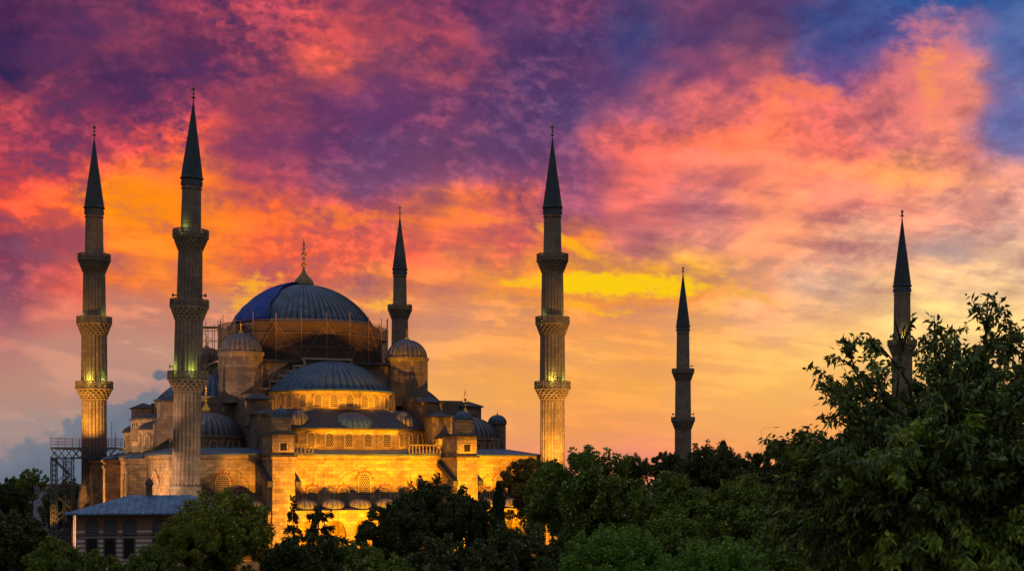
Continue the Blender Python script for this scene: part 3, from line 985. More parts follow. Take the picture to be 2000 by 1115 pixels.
ribbed(b, 1.38, 25.2, 1.25, 14, 50.6, 20.4, .03, n=8)
b.lathe([(.1, 26.4), (.12, 26.55), (.03, 26.7), (.02, 27.0)], 8, 50.6, 20.4)
b.build('turret_dome', M['lead'], tu)

# ------------------------------------------------------------------ minarets
SPEC3 = dict(tip=66.2, cone=64.0, base=54.3, rb=1.3,
             shafts=[(0, 27.6, 1.75, 1.64, 1.3), (30.3, 36.5, 1.74, 1.70, .9), (39.2, 45.2, 1.56, 1.47, .8), (47.9, 54.3, 1.26, 1.15, .15)],
             balc=[(27.6, 29.2, 30.3, 1.66, 2.48), (36.5, 38.2, 39.25, 1.70, 2.34), (45.2, 46.9, 47.95, 1.48, 2.16)])
SPEC2 = dict(tip=58.6, cone=57.2, base=46.5, rb=1.32,
             shafts=[(0, 26.0, 1.75, 1.62, .6), (28.6, 35.6, 1.6, 1.52, .5), (38.2, 46.5, 1.32, 1.22, .15)],
             balc=[(26.0, 27.7, 28.6, 1.64, 2.30), (35.6, 37.3, 38.2, 1.53, 2.16)])
def minaret_meshes(spec):
    out = {}
    b = MB()
    NS = 20
    def flute(dep):
        return lambda i, j, r: r * (1 - (.085 * dep if i % 4 == 3 else (-.015 * dep if i % 4 == 1 else 0)))
    segs = spec['shafts']
    for (z0, z1, r0, r1, dep) in segs:
        pr = [(r0 + (r1 - r0) * t, z0 + (z1 - z0) * t) for t in (0, .15, .3, .45, .6, .75, .88, 1)]
        b.lathe(pr, NS * 4, rf=flute(dep))
    for i in range(len(segs) - 1):                  # core behind the balconies
        b.lathe([(segs[i][3], segs[i][1]), (segs[i + 1][2], segs[i + 1][0] + .01)], 40)
    b.lathe([(2.35, 0), (2.35, 13.4), (2.25, 13.6), (1.95, 15.6), (1.92, 15.9), (1.8, 16.1)], 16)
    zt = spec['base']
    b.lathe([(spec['rb'] * .94, zt - 1.3), (spec['rb'] * 1.0, zt - 1.25), (spec['rb'] * 1.0, zt - 1.15), (spec['rb'] * .95, zt - 1.1)], 40)
    out['shaft'] = b.mesh('shaft', M['shaft'])
    b = MB()
    for i in range(16):                             # small openings in the collar under the spire
        a = 2 * PI * i / 16
        r = spec['rb'] * .93
        b.box(r * math.cos(a) - .12, r * math.cos(a) + .12, r * math.sin(a) - .12, r * math.sin(a) + .12, zt - .85, zt - .25)
    out['collar'] = b.mesh('collar', M['lead'])
    out['balc'] = []
    for (z0, z1, zr, r0, r1) in spec['balc']:
        b = MB()
        prof = []
        T = 5
        for t in range(T):                          # stalactite corbel tiers
            f0, f1 = t / T, (t + 1) / T
            ra = r0 + (r1 - r0) * f0 ** 1.0
            rb = r0 + (r1 - r0) * f1 ** 1.0
            prof += [(ra, z0 + (z1 - z0) * f0 + .002), ((ra * .55 + rb * .45), z0 + (z1 - z0) * (f0 + .12)), (rb, z0 + (z1 - z0) * (f1 - .03))]
        prof += [(r1 * 1.03, z1), (r1 * 1.03, z1 + .1)]
        def rf(i, j, r, T=T):
            t = j // 3
            if t >= T:
                return r
            return r * (1 - (.085 if (i + 2 * (t % 2)) % 4 in (0, 1) and j % 3 != 2 else .0) - (.06 if (i + 2 * (t % 2)) % 4 in (0, 1) and j % 3 == 2 and t > 2 else 0))
        b.lathe(prof, 72, rf=rf)
        me = b.mesh('balcony', M['shaft'])
        b = MB()
        n = 16
        pts = [(r1 * math.cos(2 * PI * i / n), r1 * math.sin(2 * PI * i / n)) for i in range(n)]
        for i in range(n):
            (xa, ya), (xb, yb) = pts[i], pts[(i + 1) % n]
            b.tube((xa, ya, z1 + .1), (xa, ya, zr + .05), .1, 4)
            for z, hh in ((z1 + .18, .08), (zr - .06, .07)):
                b.tube((xa, ya, z), (xb, yb, z), hh, 4)
            for zz in (.36, .6):
                z = z1 + .1 + (zr - z1 - .1) * zz
                b.tube((xa, ya, z), (xb, yb, z), .05, 4)
            for f in (.17, .34, .5, .66, .83):
                x, y = xa + (xb - xa) * f, ya + (yb - ya) * f
                b.tube((x, y, z1 + .1), (x, y, zr - .05), .052, 4)
        out['balc'].append((me, b.mesh('railing', M['shaft'])))
    b = MB()
    rb = spec['rb']
    b.lathe([(rb * .95, zt - .1), (rb * 1.08, zt), (rb * 1.08, zt + .12), (rb * .99, zt + .3), (rb * .78, zt + (spec['cone'] - zt) * .25),
             (rb * .53, zt + (spec['cone'] - zt) * .5), (rb * .28, zt + (spec['cone'] - zt) * .75), (.06, spec['cone'])], 64,
            rf=lambda i, j, r: r * (1 + (.04 if i % 4 == 0 else 0)))
    out['spire'] = b.mesh('spire', M['spire'])
    b = MB()
    h = spec['tip'] - spec['cone']
    z = spec['cone'] - .3
    p = [(.09, z), (.07, z + .3)]
    for f, rr in ((.22, .26), (.45, .15), (.70, .24)):
        zc = z + .3 + h * f
        p += [(.05, zc - .2), (rr, zc - .03), (rr, zc + .06), (.05, zc + .22)]
    p += [(.03, spec['tip'] - .1), (.015, spec['tip'])]
    b.lathe(p, 10, sm=True)
    out['finial'] = b.mesh('finial', M['gold_dull'])
    return out
MM3, MM2 = minaret_meshes(SPEC3), minaret_meshes(SPEC2)
hb = MB()                                           # loudspeaker horn on a bracket
hb.lathe([(.06, 0), (.07, .25), (.14, .4), (.26, .55), (.27, .56)], 12)
horn_me = hb.mesh('loudspeaker', M['horn'])
def minaret(label, X, Y, spec, mm, sc=1.0, z0=0.0, lean=0.0, horns=(), lamps=()):
    t = thing('minaret', label, 'minaret', (X, Y, z0), 0, 'slender stone minarets of the mosque')
    t.scale = (sc, sc, sc)
    t.rotation_euler = (0, lean, .2)
    link('shaft', mm['shaft'], t)
    link('collar', mm['collar'], t)
    for me, rm in mm['balc']:
        o = link('balcony', me, t)
        link('railing', rm, o)
    s = link('spire', mm['spire'], t)
    link('finial', mm['finial'], s)
    for bi, ang in horns:
        zb = spec['balc'][bi][2] + .55
        r = spec['shafts'][bi + 1][2]
        o = link('loudspeaker', horn_me, t, (r * math.cos(ang - .2), r * math.sin(ang - .2), zb))
        o.rotation_euler = (0, PI / 2, ang - .2)
    for bi, ang, watts, colr in lamps:
        zb = spec['balc'][bi][1] + .25
        r = spec['shafts'][bi + 1][2] + .42
        a = ang - .2
        point((r * math.cos(a), r * math.sin(a), zb + .95), watts, colr, .1, t)
        lb = MB()
        lb.lathe([(.05, 0), (.11, .05), (.11, .25), (.05, .3)], 8)
        point((r * math.cos(a) * 1.06, r * math.sin(a) * 1.06, zb + 1.6), watts * .35, colr, .1, t)
        o = link('balcony_lamp', lb.mesh('balcony_lamp', M['greenglow']), t, (r * math.cos(a), r * math.sin(a), zb))
YG = (0.95, 0.85, 0.12)
GR = (0.55, 0.80, 0.14)
front = -PI / 2
minaret('thick weathered minaret leaning slightly right in front of the mosque corner, largest of the six', -41.0, 176, SPEC3, MM3, lean=math.radians(1.1),
        horns=((1, front - 1.5), (1, front + 1.45), (0, front - 1.2)), lamps=((0, front - .95, 60, GR), (0, front + .45, 60, GR), (2, front - .4, 16, GR)))
minaret('warmly lit minaret with three balconies standing in the steel scaffold platform', (184 - 1000) / 2756 * 232, 232, SPEC3, MM3, sc=1.184, z0=18 - 18 * 1.184,
        lamps=((0, front - .05, 130, YG), (0, front + 1.0, 60, GR), (1, front - .9, 14, GR), (1, front + 1.2, 22, GR)))
minaret('warmly lit minaret with three balconies at the right end of the golden facade', (1079 - 1000) / 2756 * 195.9, 195.9, SPEC3, MM3,
        lamps=((0, front - .05, 90, YG), (0, front + 1.0, 45, GR), (1, front - .9, 10, GR), (1, front + 1.2, 16, GR)))
minaret('dark minaret rising behind the main dome, its lower half hidden', (781 - 1000) / 2756 * 256, 256, SPEC3, MM3)
minaret('small grey unlit minaret with two balconies above the dark treetops', (1334 - 1000) / 2756 * 281, 281, SPEC2, MM2,
        horns=((1, front + 1.4), (0, front - 1.5), (0, front + 1.4)))
minaret('rightmost minaret partly covered by the leafy branches of the near tree', (1762 - 1000) / 2756 * 219.5, 219.5, SPEC2, MM2,
        horns=((1, front - 1.5),), lamps=((1, front - .1, 70, YG),))

# ------------------------------------------------------------------ tarpaulin and scaffold on the main dome
CW = W(CU, CV)
def ring(a, r):
    return CW.x + r * math.sin(a), CW.y - r * math.cos(a)
rng = np.random.default_rng(3)
b = MB()
NA, NB = 46, 18
vs, fs = [], []
for lay, dr in ((0, .34), (1, .2)):
    for j in range(NB):
        th = math.radians(7 + 56 * j / (NB - 1))
        for i in range(NA):
            edge = -20 - 10 * (1 - j / (NB - 1)) + 1.0 * math.sin(j * .9)
            a = math.radians(edge - 115 * i / (NA - 1))
            wr = .13 * math.sin(9 * i / 5 + j * .5) + .10 * math.sin(j * 1.1 - i * .7) * (j / NB)
            rr = DR + dr + wr * .9
            vs.append((rr * math.sin(th) * math.sin(a), -rr * math.sin(th) * math.cos(a), DZ + rr * math.cos(th)))
N1 = NA * NB
for j in range(NB - 1):
    for i in range(NA - 1):
        q = (j * NA + i, j * NA + i + 1, (j + 1) * NA + i + 1, (j + 1) * NA + i)
        fs += [q, tuple(N1 + x for x in reversed(q))]
for i in range(NA - 1):
    fs += [(i, N1 + i, N1 + i + 1, i + 1), ((NB - 1) * NA + i, (NB - 1) * NA + i + 1, N1 + (NB - 1) * NA + i + 1, N1 + (NB - 1) * NA + i)]
for j in range(NB - 1):
    fs += [(j * NA, (j + 1) * NA, N1 + (j + 1) * NA, N1 + j * NA), (j * NA + NA - 1, N1 + j * NA + NA - 1, N1 + (j + 1) * NA + NA - 1, (j + 1) * NA + NA - 1)]
b.add(vs, fs, 0, True)
tag(b.build('tarpaulin', M['tarp'], None, (CW.x, CW.y, 0)), 'deep blue tarpaulin draped over the left part of the main dome', 'tarpaulin')

scf = thing('scaffold', 'tube scaffold with brown debris netting wrapped around the drum of the main dome', 'scaffold', (CW.x, CW.y, 33.9))
def rel(a, r, z):
    return (r * math.sin(a), -r * math.cos(a), z - 33.9)
NP = 22
RS = 13.0
for i in range(NP):
    a0 = 2 * PI * i / NP - PI + .12
    a1 = a0 + 2 * PI / NP
    ac = math.degrees((a0 + a1) / 2)
    top = 41.0 + random.uniform(-.2, .7)
    b = MB(); b.tube(rel(a0, RS, 33.9), rel(a0, RS, top), .055, 5); b.build('standard', M['pole'], scf)
    if abs(ac) < 130:
        b = MB()
        if i % 2:
            b.tube(rel(a0, RS + .1, 34.0), rel(a1, RS + .1, 39.6), .03, 4)
        else:
            b.tube(rel(a1, RS + .1, 34.0), rel(a0, RS + .1, 39.6), .03, 4)
        b.build('brace', M['pole'], scf)
        open_bay = -42 < ac < -28
        for z in (36.0, 38.0, 40.0):
            b = MB(); b.tube(rel(a0, RS, z), rel(a1, RS, z), .032, 4)
            b.build('ledger', M['pole'], scf)
        for z in (37.9,):
            b = MB()
            p4 = [rel(a0, RS - .35, z), rel(a1, RS - .35, z), rel(a1, RS - 1.1, z), rel(a0, RS - 1.1, z)]
            b.hull8(p4, [(x, y, zz + .06) for x, y, zz in p4])
            b.build('deck', M['wood'], scf)
        if not open_bay:
            b = MB()
            zt = 39.85 if ac > -28 else 40.1
            n = 5
            vs = []
            for jz in range(n):
                for ix in range(n):
                    f = ix / (n - 1)
                    p = Vector(rel(a0, RS - .14, 34.0)).lerp(Vector(rel(a1, RS - .14, 34.0)), f)
                    out_ = Vector((p.x, p.y, 0)).normalized() * (-.10 * math.sin(f * PI) * (1 + math.sin(jz * 1.7 + i)))
                    vs.append((p.x + out_.x, p.y + out_.y, 34.0 - 33.9 + (zt - 34.0) * jz / (n - 1)))
            b.add(vs, [(jz * n + ix, jz * n + ix + 1, (jz + 1) * n + ix + 1, (jz + 1) * n + ix) for jz in range(n - 1) for ix in range(n - 1)], 0, True)
            b.build('debris_net', M['net'], scf)
lt = thing('scaffold_tower', 'small open tube scaffold tower left of the netted drum', 'scaffold', (at(402, 640, 220).x, 220, 28))
for x in (-1.0, 0, 1.0, 2.0):
    for y in (0, 1.6):
        b = MB(); b.tube((x, y, 0), (x, y, 13.2 + .8 * math.sin(x * 5 + y * 3)), .06, 5); b.build('standard', M['pole'], lt)
for z in (8.6, 10.2, 11.8, 12.4):
    for y in (0, 1.6):
        b = MB(); b.tube((-1.2, y, z), (2.2, y, z), .05, 4); b.build('ledger', M['pole'], lt)
b = MB()
b.tube((-1, 0, 8.6), (1, 0, 10.2), .05, 4); b.tube((1, 0, 10.2), (-1, 0, 11.8), .05, 4); b.tube((1, 0, 6), (2, 0, 8.6), .05, 4)
b.build('brace', M['pole'], lt)
b = MB()
b.box(-1.2, 2.2, -.1, 1.7, 8.66, 8.8); b.build('deck', M['wood'], lt)
b = MB(); b.box(-1.2, 2.2, -.1, 1.7, 12.2, 12.35); b.build('deck', M['wood'], lt)

# ------------------------------------------------------------------ steel platform round the far left minaret
plat = thing('steel_platform', 'tall steel lattice platform with red railing and stair around the far left minaret', 'scaffold', (-68.5, 229.0, 0))
b = MB()
DKX0, DKX1, DKY0, DKY1, DKZ = -5.0, 5.4, -4.2, 7.0, 21.7
hole = [(-2.6, .4), (2.4, 5.6)]
b.box(DKX0, DKX1, DKY0, .2, DKZ - .15, DKZ); b.box(DKX0, DKX1, 5.8, DKY1, DKZ - .15, DKZ)
b.box(DKX0, -2.5, .2, 5.8, DKZ - .15, DKZ); b.box(2.3, DKX1, .2, 5.8, DKZ - .15, DKZ)
b.build('deck', M['steel'], plat)
b = MB()
for y in (DKY0, DKY1):
    for z in (DKZ - .25, DKZ - 1.7):
        b.tube((DKX0, y, z), (DKX1, y, z), .1, 4)
    for i in range(9):
        x0 = DKX0 + (DKX1 - DKX0) * i / 9; x1 = DKX0 + (DKX1 - DKX0) * (i + 1) / 9
        b.tube((x0, y, DKZ - 1.7), (x1, y, DKZ - .25), .07, 4); b.tube((x0, y, DKZ - .25), (x1, y, DKZ - 1.7), .07, 4)
for x in (DKX0, DKX1):
    for z in (DKZ - .25, DKZ - 1.7):
        b.tube((x, DKY0, z), (x, DKY1, z), .1, 4)
b.build('truss', M['steel'], plat)
b = MB()
for y in (DKY0, DKY1):
    for z in (.5, .9, 1.4):
        b.tube((DKX0, y, DKZ + z), (DKX1, y, DKZ + z), .05, 4)
    for i in range(10):
        x = DKX0 + (DKX1 - DKX0) * i / 9
        b.tube((x, y, DKZ), (x, y, DKZ + 1.5), .05, 4)
for x in (DKX0, DKX1):
    for z in (.5, .9, 1.4):
        b.tube((x, DKY0, DKZ + z), (x, DKY1, DKZ + z), .05, 4)
for x, h in ((3.6, 3.4), (4.6, 4.0), (5.2, 2.6)):
    b.tube((x, DKY0 + .4, DKZ), (x, DKY0 + .4, DKZ + h), .05, 4)
b.build('railing', M['redrail'], plat)
def lattice(mb, x, y, w, z0, z1):
    for dx in (0, w):
        for dy in (0, w):
            mb.tube((x + dx, y + dy, z0), (x + dx, y + dy, z1), .085, 4)
    n = int((z1 - z0) / w)
    for i in range(n):
        za, zb = z0 + (z1 - z0) * i / n, z0 + (z1 - z0) * (i + 1) / n
        for dy in (0, w):
            mb.tube((x, y + dy, za), (x + w, y + dy, zb), .05, 4); mb.tube((x + w, y + dy, za), (x, y + dy, zb), .05, 4)
        for dx in (0, w):
            mb.tube((x + dx, y, za), (x + dx, y + w, zb), .05, 4)
for x, y, w in ((-5.0, -4.2, .8), (-3.0, -4.2, 1.3), (-.6, 5.6, .9), (4.4, 5.6, 1.0)):
    b = MB(); lattice(b, x, y, w, 0, DKZ - 1.7); b.build('lattice_leg', M['steel'], plat)
b = MB()
z = DKZ - 1.8; sg = 1; xx = -5.2
for fl in range(7):
    x0, x1 = (-5.2, -2.6) if fl % 2 == 0 else (-2.6, -5.2)
    for dy in (-1.2, -.2):
        b.tube((x0, dy - 1.4, z), (x1, dy - 1.4, z - 2.7), .1, 4)
        b.tube((x0, dy - 1.4, z + 1), (x1, dy - 1.4, z - 1.7), .05, 4)
    for i in range(9):
        f = (i + .5) / 9
        cx, cz = x0 + (x1 - x0) * f, z - 2.7 * f
        b.box(cx - .14, cx + .14, -2.6, -1.6, cz - .03, cz + .03)
    z -= 2.7
b.build('stair', M['steel'], plat)

# ------------------------------------------------------------------ lodge with banded walls in front on the left
LY = 152.0
e = at(150, 1003, LY)
lodge = thing('lodge', 'low lodge of banded brick and stone under a hipped lead roof', 'building', (e.x, LY, 0), math.radians(10))
LW, LD, LZ = 15.5, 7.0, 13.2
b = MB(); b.box(0, LW, 0, LD, 0, LZ); b.build('wall', M['band'], lodge)
b = MB(); b.box(-.12, LW + .12, -.12, LD + .12, 10.88, 11.0); b.build('ledge', M['frame_dark'], lodge)
b = MB()
q = [(-1.3, -1.3), (LW + 1.3, -1.3), (LW + 1.3, LD + 1.3), (-1.3, LD + 1.3)]
b.loft(q, LZ + .003, q, LZ + .16)
qr = [(5.2, LD / 2 - .1), (LW - 3.6, LD / 2 - .1), (LW - 3.6, LD / 2 + .1), (5.2, LD / 2 + .1)]
b.loft(q, LZ + .16, qr, LZ + 2.05)
for i in range(26):                                 # standing seams of the lead sheets
    x = -1.2 + (LW + 2.4) * i / 25
    lo, hi = qr[0][0], qr[1][0]
    f = 1.0
    if x < lo: f = (x + 1.3) / (lo + 1.3)
    if x > hi: f = (LW + 1.3 - x) / (LW + 1.3 - hi)
    b.tube((x, -1.3, LZ + .2), (x, -1.3 + (LD / 2 + 1.2) * f, LZ + .2 + 1.87 * f), .06, 4)
b.build('roof', M['lead_blue'], lodge)
lu, lpm = window_meshes(1.15, 1.5, False)
lu, lpm = lu.copy(), lpm.copy()
lu.materials[0] = M['frame_dark']
lpm.materials[0] = lattice_mat('leaded_glass', '6c7078', '14161a', 4.2)
sq = MB(); sq.box(-.68, .68, -.08, 0, -.1, 2.25, 0); sq.box(-.52, .52, -.11, -.07, .05, 2.1, 1)
sq_me = sq.mesh('window', [M['frame_dark'], M['dark']])
for i, x in enumerate((1.6, 3.5, 5.5, 8.6, 10.6, 12.6)):
    o = link('window', lu, lodge, (x, -.01, 11.15)); link('pane', lpm, o)
    link('window', sq_me, lodge, (x - .05, -.01, 8.5))
for i in range(5):
    b = MB(); b.tube((-.9, .6 + i * 1.3, 0), (-.9, .6 + i * 1.3, LZ), .12, 6); b.build('post', M['wood'], lodge)
b = MB()
b.lathe([(.36, 15.0), (.36, 16.3), (.46, 16.4), (.46, 16.55), (.36, 16.85), (.16, 17.1), (.04, 17.2)], 12, 7.3, LD / 2)
b.build('chimney', M['stone_dark'], lodge)

# ------------------------------------------------------------------ lamps
OR = (1.0, 0.405, 0.004)
# ground floods in front of the gallery
for u, w in ((13.0, 74000), (18.0, 84000), (23.0, 80000), (28.0, 80000), (33.0, 88000), (38.5, 90000), (45.5, 98000)):
    q = W(u, -25)
    spot((q.x, q.y, 4.6), W(u + .6, 2.5, 16.0), w * .95, OR, 38, .45, .3)
# softer light on the left bay and the pier fronts
spot(W(6, -20, 5), W(7, 2.5, 16), 5000, (1, .55, .22), 70, .8)
spot(W(13, -20, 5), W(12, -3, 15), 4500, (1, .5, .16), 50, .8)
# gallery interiors
for u in (16, 20, 24, 28, 32):
    point(W(u, 0.3, 8.0), 260, OR, .2)
point(W(7, 0.3, 8.0), 160, OR, .2)
# roof floods for the tier and the window drum
for s in (-7.2, -4.4, -1.5, 1.5, 4.4, 7.2):
    u, v = sidepos(0, s, 31.8 if abs(s) < 6 else 30.0)
    spot(W(u, v, 20.9), W(*sidepos(0, s * .9, 27.0), 24), 520, OR, 150, .6, .3)
for i in range(9):
    a = math.radians(-72 + 18 * i)
    if i == 4: continue
    u, v = sidepos(0, 10.9 * math.sin(a), HT + 10.9 * math.cos(a))
    u2, v2 = sidepos(0, 8.9 * math.sin(a), HT + 8.9 * math.cos(a))
    spot(W(u, v, 26.3), W(u2, v2, 28.6), 300 if i in (3, 5) else 230, OR, 150, .6, .3)
# glow on the right buttress, lamp stands on the roof
spot(W(33.9, 4.2, 20.9), W(35.5, 5.0, 22.8), 1100, OR, 110, .7, .12)
spot(W(36.2, -12, 18), W(36.4, -3, 21.5), 900, OR, 50, .8, .15)
# left side: grazing orange floods on the piers
for v in (8, 28, 44):
    spot(W(-12, v + 3, 6), W(-2, v + 2, 15), 24000, (1, .47, .13), 70, .7, .3)
spot(W(-16, 57.5, 8), W(-4.6, 59.2, 14), 9000, (1, .46, .06), 30, .6, .3)
# wide warm wash reaching towers and domes from the left front
spot(W(-22, -20, 8), W(12, 22, 27), 110000, (1, .58, .34), 42, .9, .5)
# blush on the left facing tiers
spot(W(-30, 30, 6), W(-2, 34, 25), 50000, (1, .62, .40), 44, .8, .4)
# minaret shaft floods
spot(W(62, -40, 4), (at(1079, 640, 195.9).x, 195.9, 34), 95000, (1, .50, .09), 22, .8)
spot((-84, 190, 4), (-68.7, 232, 36), 95000, (1, .50, .09), 24, .8)
spot(W(3, -13, 6), (-40.9, 176, 25), 9000, (1, .78, .56), 60, .9)
spot(W(47, -10, 12), (at(1079, 800, 195.9).x, 195.9, 25), 52000, (1, .46, .06), 34, .9)
for x in (-71.5, -67.2):
    spot((x, 225.6, 22.2), (-68.7, 231.5, 29), 5200, (1, .46, .06), 75, .9, .2)

# ------------------------------------------------------------------ trees
LEAF = {
 'dark': leaf_mat('dark_leaves', '26341a', '646e2e'),
 'mid': leaf_mat('green_leaves', '364c1a', '8a9c38'),
 'light': leaf_mat('light_green_leaves', '4a5c1c', 'aaa83a'),
 'bright': leaf_mat('bright_green_leaves', '3c661c', '84ac38'),
 'orange_lit': leaf_mat('orange_lit_leaves', '5a5224', '967a30'),  # orange of the floodlights put into the leaf colour
 'needle': leaf_mat('conifer_needles', '202c1a', '44542c', .1),
}
def leaf_mesh(name, P, D, L, Wd, mats, idx=None, rng=None, droop=0.0):
    n = len(P)
    R = rng.normal(size=(n, 3))
    S = np.cross(D, R); S /= np.linalg.norm(S, axis=1, keepdims=True) + 1e-9
    Nn = np.cross(S, D)
    L, Wd = L[:, None], Wd[:, None]
    v = np.empty((n, 4, 3), np.float32)
    v[:, 0] = P
    v[:, 1] = P + D * L * .45 + S * Wd + Nn * Wd * .35
    tip = P + D * L
    tip[:, 2] -= droop * L[:, 0]
    v[:, 2] = tip
    v[:, 3] = P + D * L * .45 - S * Wd + Nn * Wd * .35
    me = bpy.data.meshes.new(name)
    me.vertices.add(4 * n)
    me.vertices.foreach_set('co', v.reshape(-1))
    me.loops.add(4 * n)
    me.loops.foreach_set('vertex_index', np.arange(4 * n, dtype=np.int32))
    me.polygons.add(n)
    me.polygons.foreach_set('loop_start', np.arange(0, 4 * n, 4, dtype=np.int32))
    for m in mats:
        me.materials.append(m)
    if idx is not None:
        me.polygons.foreach_set('material_index', idx.astype(np.int32))
    me.update(calc_edges=True)
    me.validate()
    return me
def unit(rng, n):
    d = rng.normal(size=(n, 3))
    return d / np.linalg.norm(d, axis=1, keepdims=True)
def limb_path(mb, pts, r0, r1):
    n = len(pts) - 1
    for i in range(n):
        mb.tube(pts[i], pts[i + 1], r0 + (r1 - r0) * i / n, 6, 0, r0 + (r1 - r0) * (i + 1) / n)
def broadleaf(seed, R, nleaf, leaf, mat, shoots=14, nclump=120, shoot_h=.1, tall=1.1):
    """crown of leaf clumps, its top at z = 0; the trunk runs far below"""
    rng = np.random.default_rng(seed)
    cz = R * tall
    cl = []
    for i in range(nclump):
        d = unit(rng, 1)[0]
        f = rng.uniform(.35, .99)
        if d[2] < -.3 and rng.uniform() < .6: d[2] = -d[2]
        r = R * rng.uniform(.06, .19)
        cl.append((np.array([d[0] * R * f, d[1] * R * f, d[2] * cz * f]), r))
    for i in range(shoots):
        d = unit(rng, 1)[0]; d[2] = abs(d[2]) * .9 + .1
        d /= np.linalg.norm(d)
        c = np.array([d[0] * R * .9, d[1] * R * .9, d[2] * cz * .9])
        o = d * .5 + np.array([0, 0, .7])
        for j in range(3):
            cl.append((c + o * j * shoot_h * R * .55, R * (.07 - .015 * j)))
    c = np.array([x[0] for x in cl]); r = np.array([x[1] for x in cl])
    top = np.sort(c[:, 2] + r)[-2]
    w = r ** 1.9; w /= w.sum()
    pick = rng.choice(len(cl), nleaf, p=w)
    d = unit(rng, nleaf)
    rad = r[pick] * (rng.uniform(.2, 1.1, nleaf) ** .6)
    P = c[pick] + d * rad[:, None] * np.array([1, 1, .8])
    D = d * .8 + unit(rng, nleaf) * .8 + np.array([0, 0, .1]); D /= np.linalg.norm(D, axis=1, keepdims=True)
    P[:, 2] -= top
    crown = leaf_mesh('crown', P, D, leaf * rng.uniform(.7, 1.3, nleaf), leaf * rng.uniform(.22, .34, nleaf), [mat], None, rng)
    b = MB()
    tp = [Vector((0, 0, -top - 5.5 * R)), Vector((R * .03, R * .02, -top - cz * 1.6)), Vector((-R * .02, R * .03, -top - cz * .8)), Vector((0, 0, -top)), Vector((R * .03, 0, -top + cz * .55))]
    limb_path(b, tp, R * .07, R * .012)
    for i in range(0, nclump, 2):
        e = Vector(c[i]); e.z -= top
        st = tp[2].lerp(tp[3], rng.uniform(0, 1))
        limb_path(b, [st, st.lerp(e, .5) + Vector((0, 0, R * .06)), e], R * .022, R * .006)
    return b.mesh('trunk', M['bark']), crown, 0, R
def conifer(seed, H, R, base, levels, mat, up=.1, dens=26, flat=False, shape=1.0):
    rng = np.random.default_rng(seed)
    b = MB(); limb_path(b, [Vector((0, 0, 0)), Vector((.1, 0, H * .5)), Vector((0, 0, H * .98))], R * .09, .03)
    P, D = [], []
    for l in range(levels):
        f = l / (levels - 1)
        z = base + (H - base) * f
        ln = R * ((1 - f) ** shape * .95 + .05)
        nb = 7 if not flat else 5
        z += rng.uniform(-.25, .25)
        for k in range(nb):
            a = 2 * PI * (k + rng.uniform(0, .6)) / nb + l * 1.3
            L = ln * rng.uniform(.35, 1.15); dz = rng.uniform(-.5, .3)
            pts = []
            for j in range(9):
                t = j / 8
                pts.append(np.array([math.cos(a) * L * t, math.sin(a) * L * t, z + dz * t + L * (up * t - .3 * t * t)]))
            limb_path(b, [Vector(p) for p in pts[::4]], max(.02, L * .02), .012)
            m = int(dens * L) + 8
            t = rng.uniform(.12, 1, m) ** .8
            base_p = np.array([np.array([math.cos(a) * L * x, math.sin(a) * L * x, z + dz * x + L * (up * x - .3 * x * x)]) for x in t])
            side = np.array([-math.sin(a), math.cos(a), 0])
            base_p += side * (rng.uniform(-1, 1, m) * L * .22 * (1 - t * .6))[:, None]
            base_p[:, 2] += rng.normal(size=m) * .1 - .06
            P.append(base_p)
            d = np.array([math.cos(a), math.sin(a), 0]) * .7 + unit(rng, m) * .8 + np.array([0, 0, -.3])
            D.append(d / np.linalg.norm(d, axis=1, keepdims=True))
    P, D = np.concatenate(P), np.concatenate(D)
    n = len(P)
    crown = leaf_mesh('crown', P, D, rng.uniform(.22, .5, n), rng.uniform(.05, .09, n), [mat], None, rng)
    return b.mesh('trunk', M['bark']), crown, H, R
def cypress(seed, H, R, n, mat):
    rng = np.random.default_rng(seed)
    t = rng.uniform(0, 1, n) ** .8
    rr = R * np.sqrt(np.clip(np.sin(PI * np.clip(t * .8 + .2, 0, 1)), 0, 1)) * (1 + .16 * np.sin(t * 40 + 3)) * rng.uniform(.5, 1.05, n)
    a = rng.uniform(0, 2 * PI, n)
    P = np.stack([np.cos(a) * rr, np.sin(a) * rr, H * .06 + t * H * .92], 1)
    D = np.stack([np.cos(a) * .4, np.sin(a) * .4, np.full(n, .9)], 1) + unit(rng, n) * .35
    D /= np.linalg.norm(D, axis=1, keepdims=True)
    crown = leaf_mesh('crown', P, D, rng.uniform(.25, .5, n), rng.uniform(.06, .1, n), [mat], None, rng)
    b = MB(); limb_path(b, [Vector((0, 0, 0)), Vector((0, 0, H * .9))], R * .2, .02)
    return b.mesh('trunk', M['bark']), crown, H, R
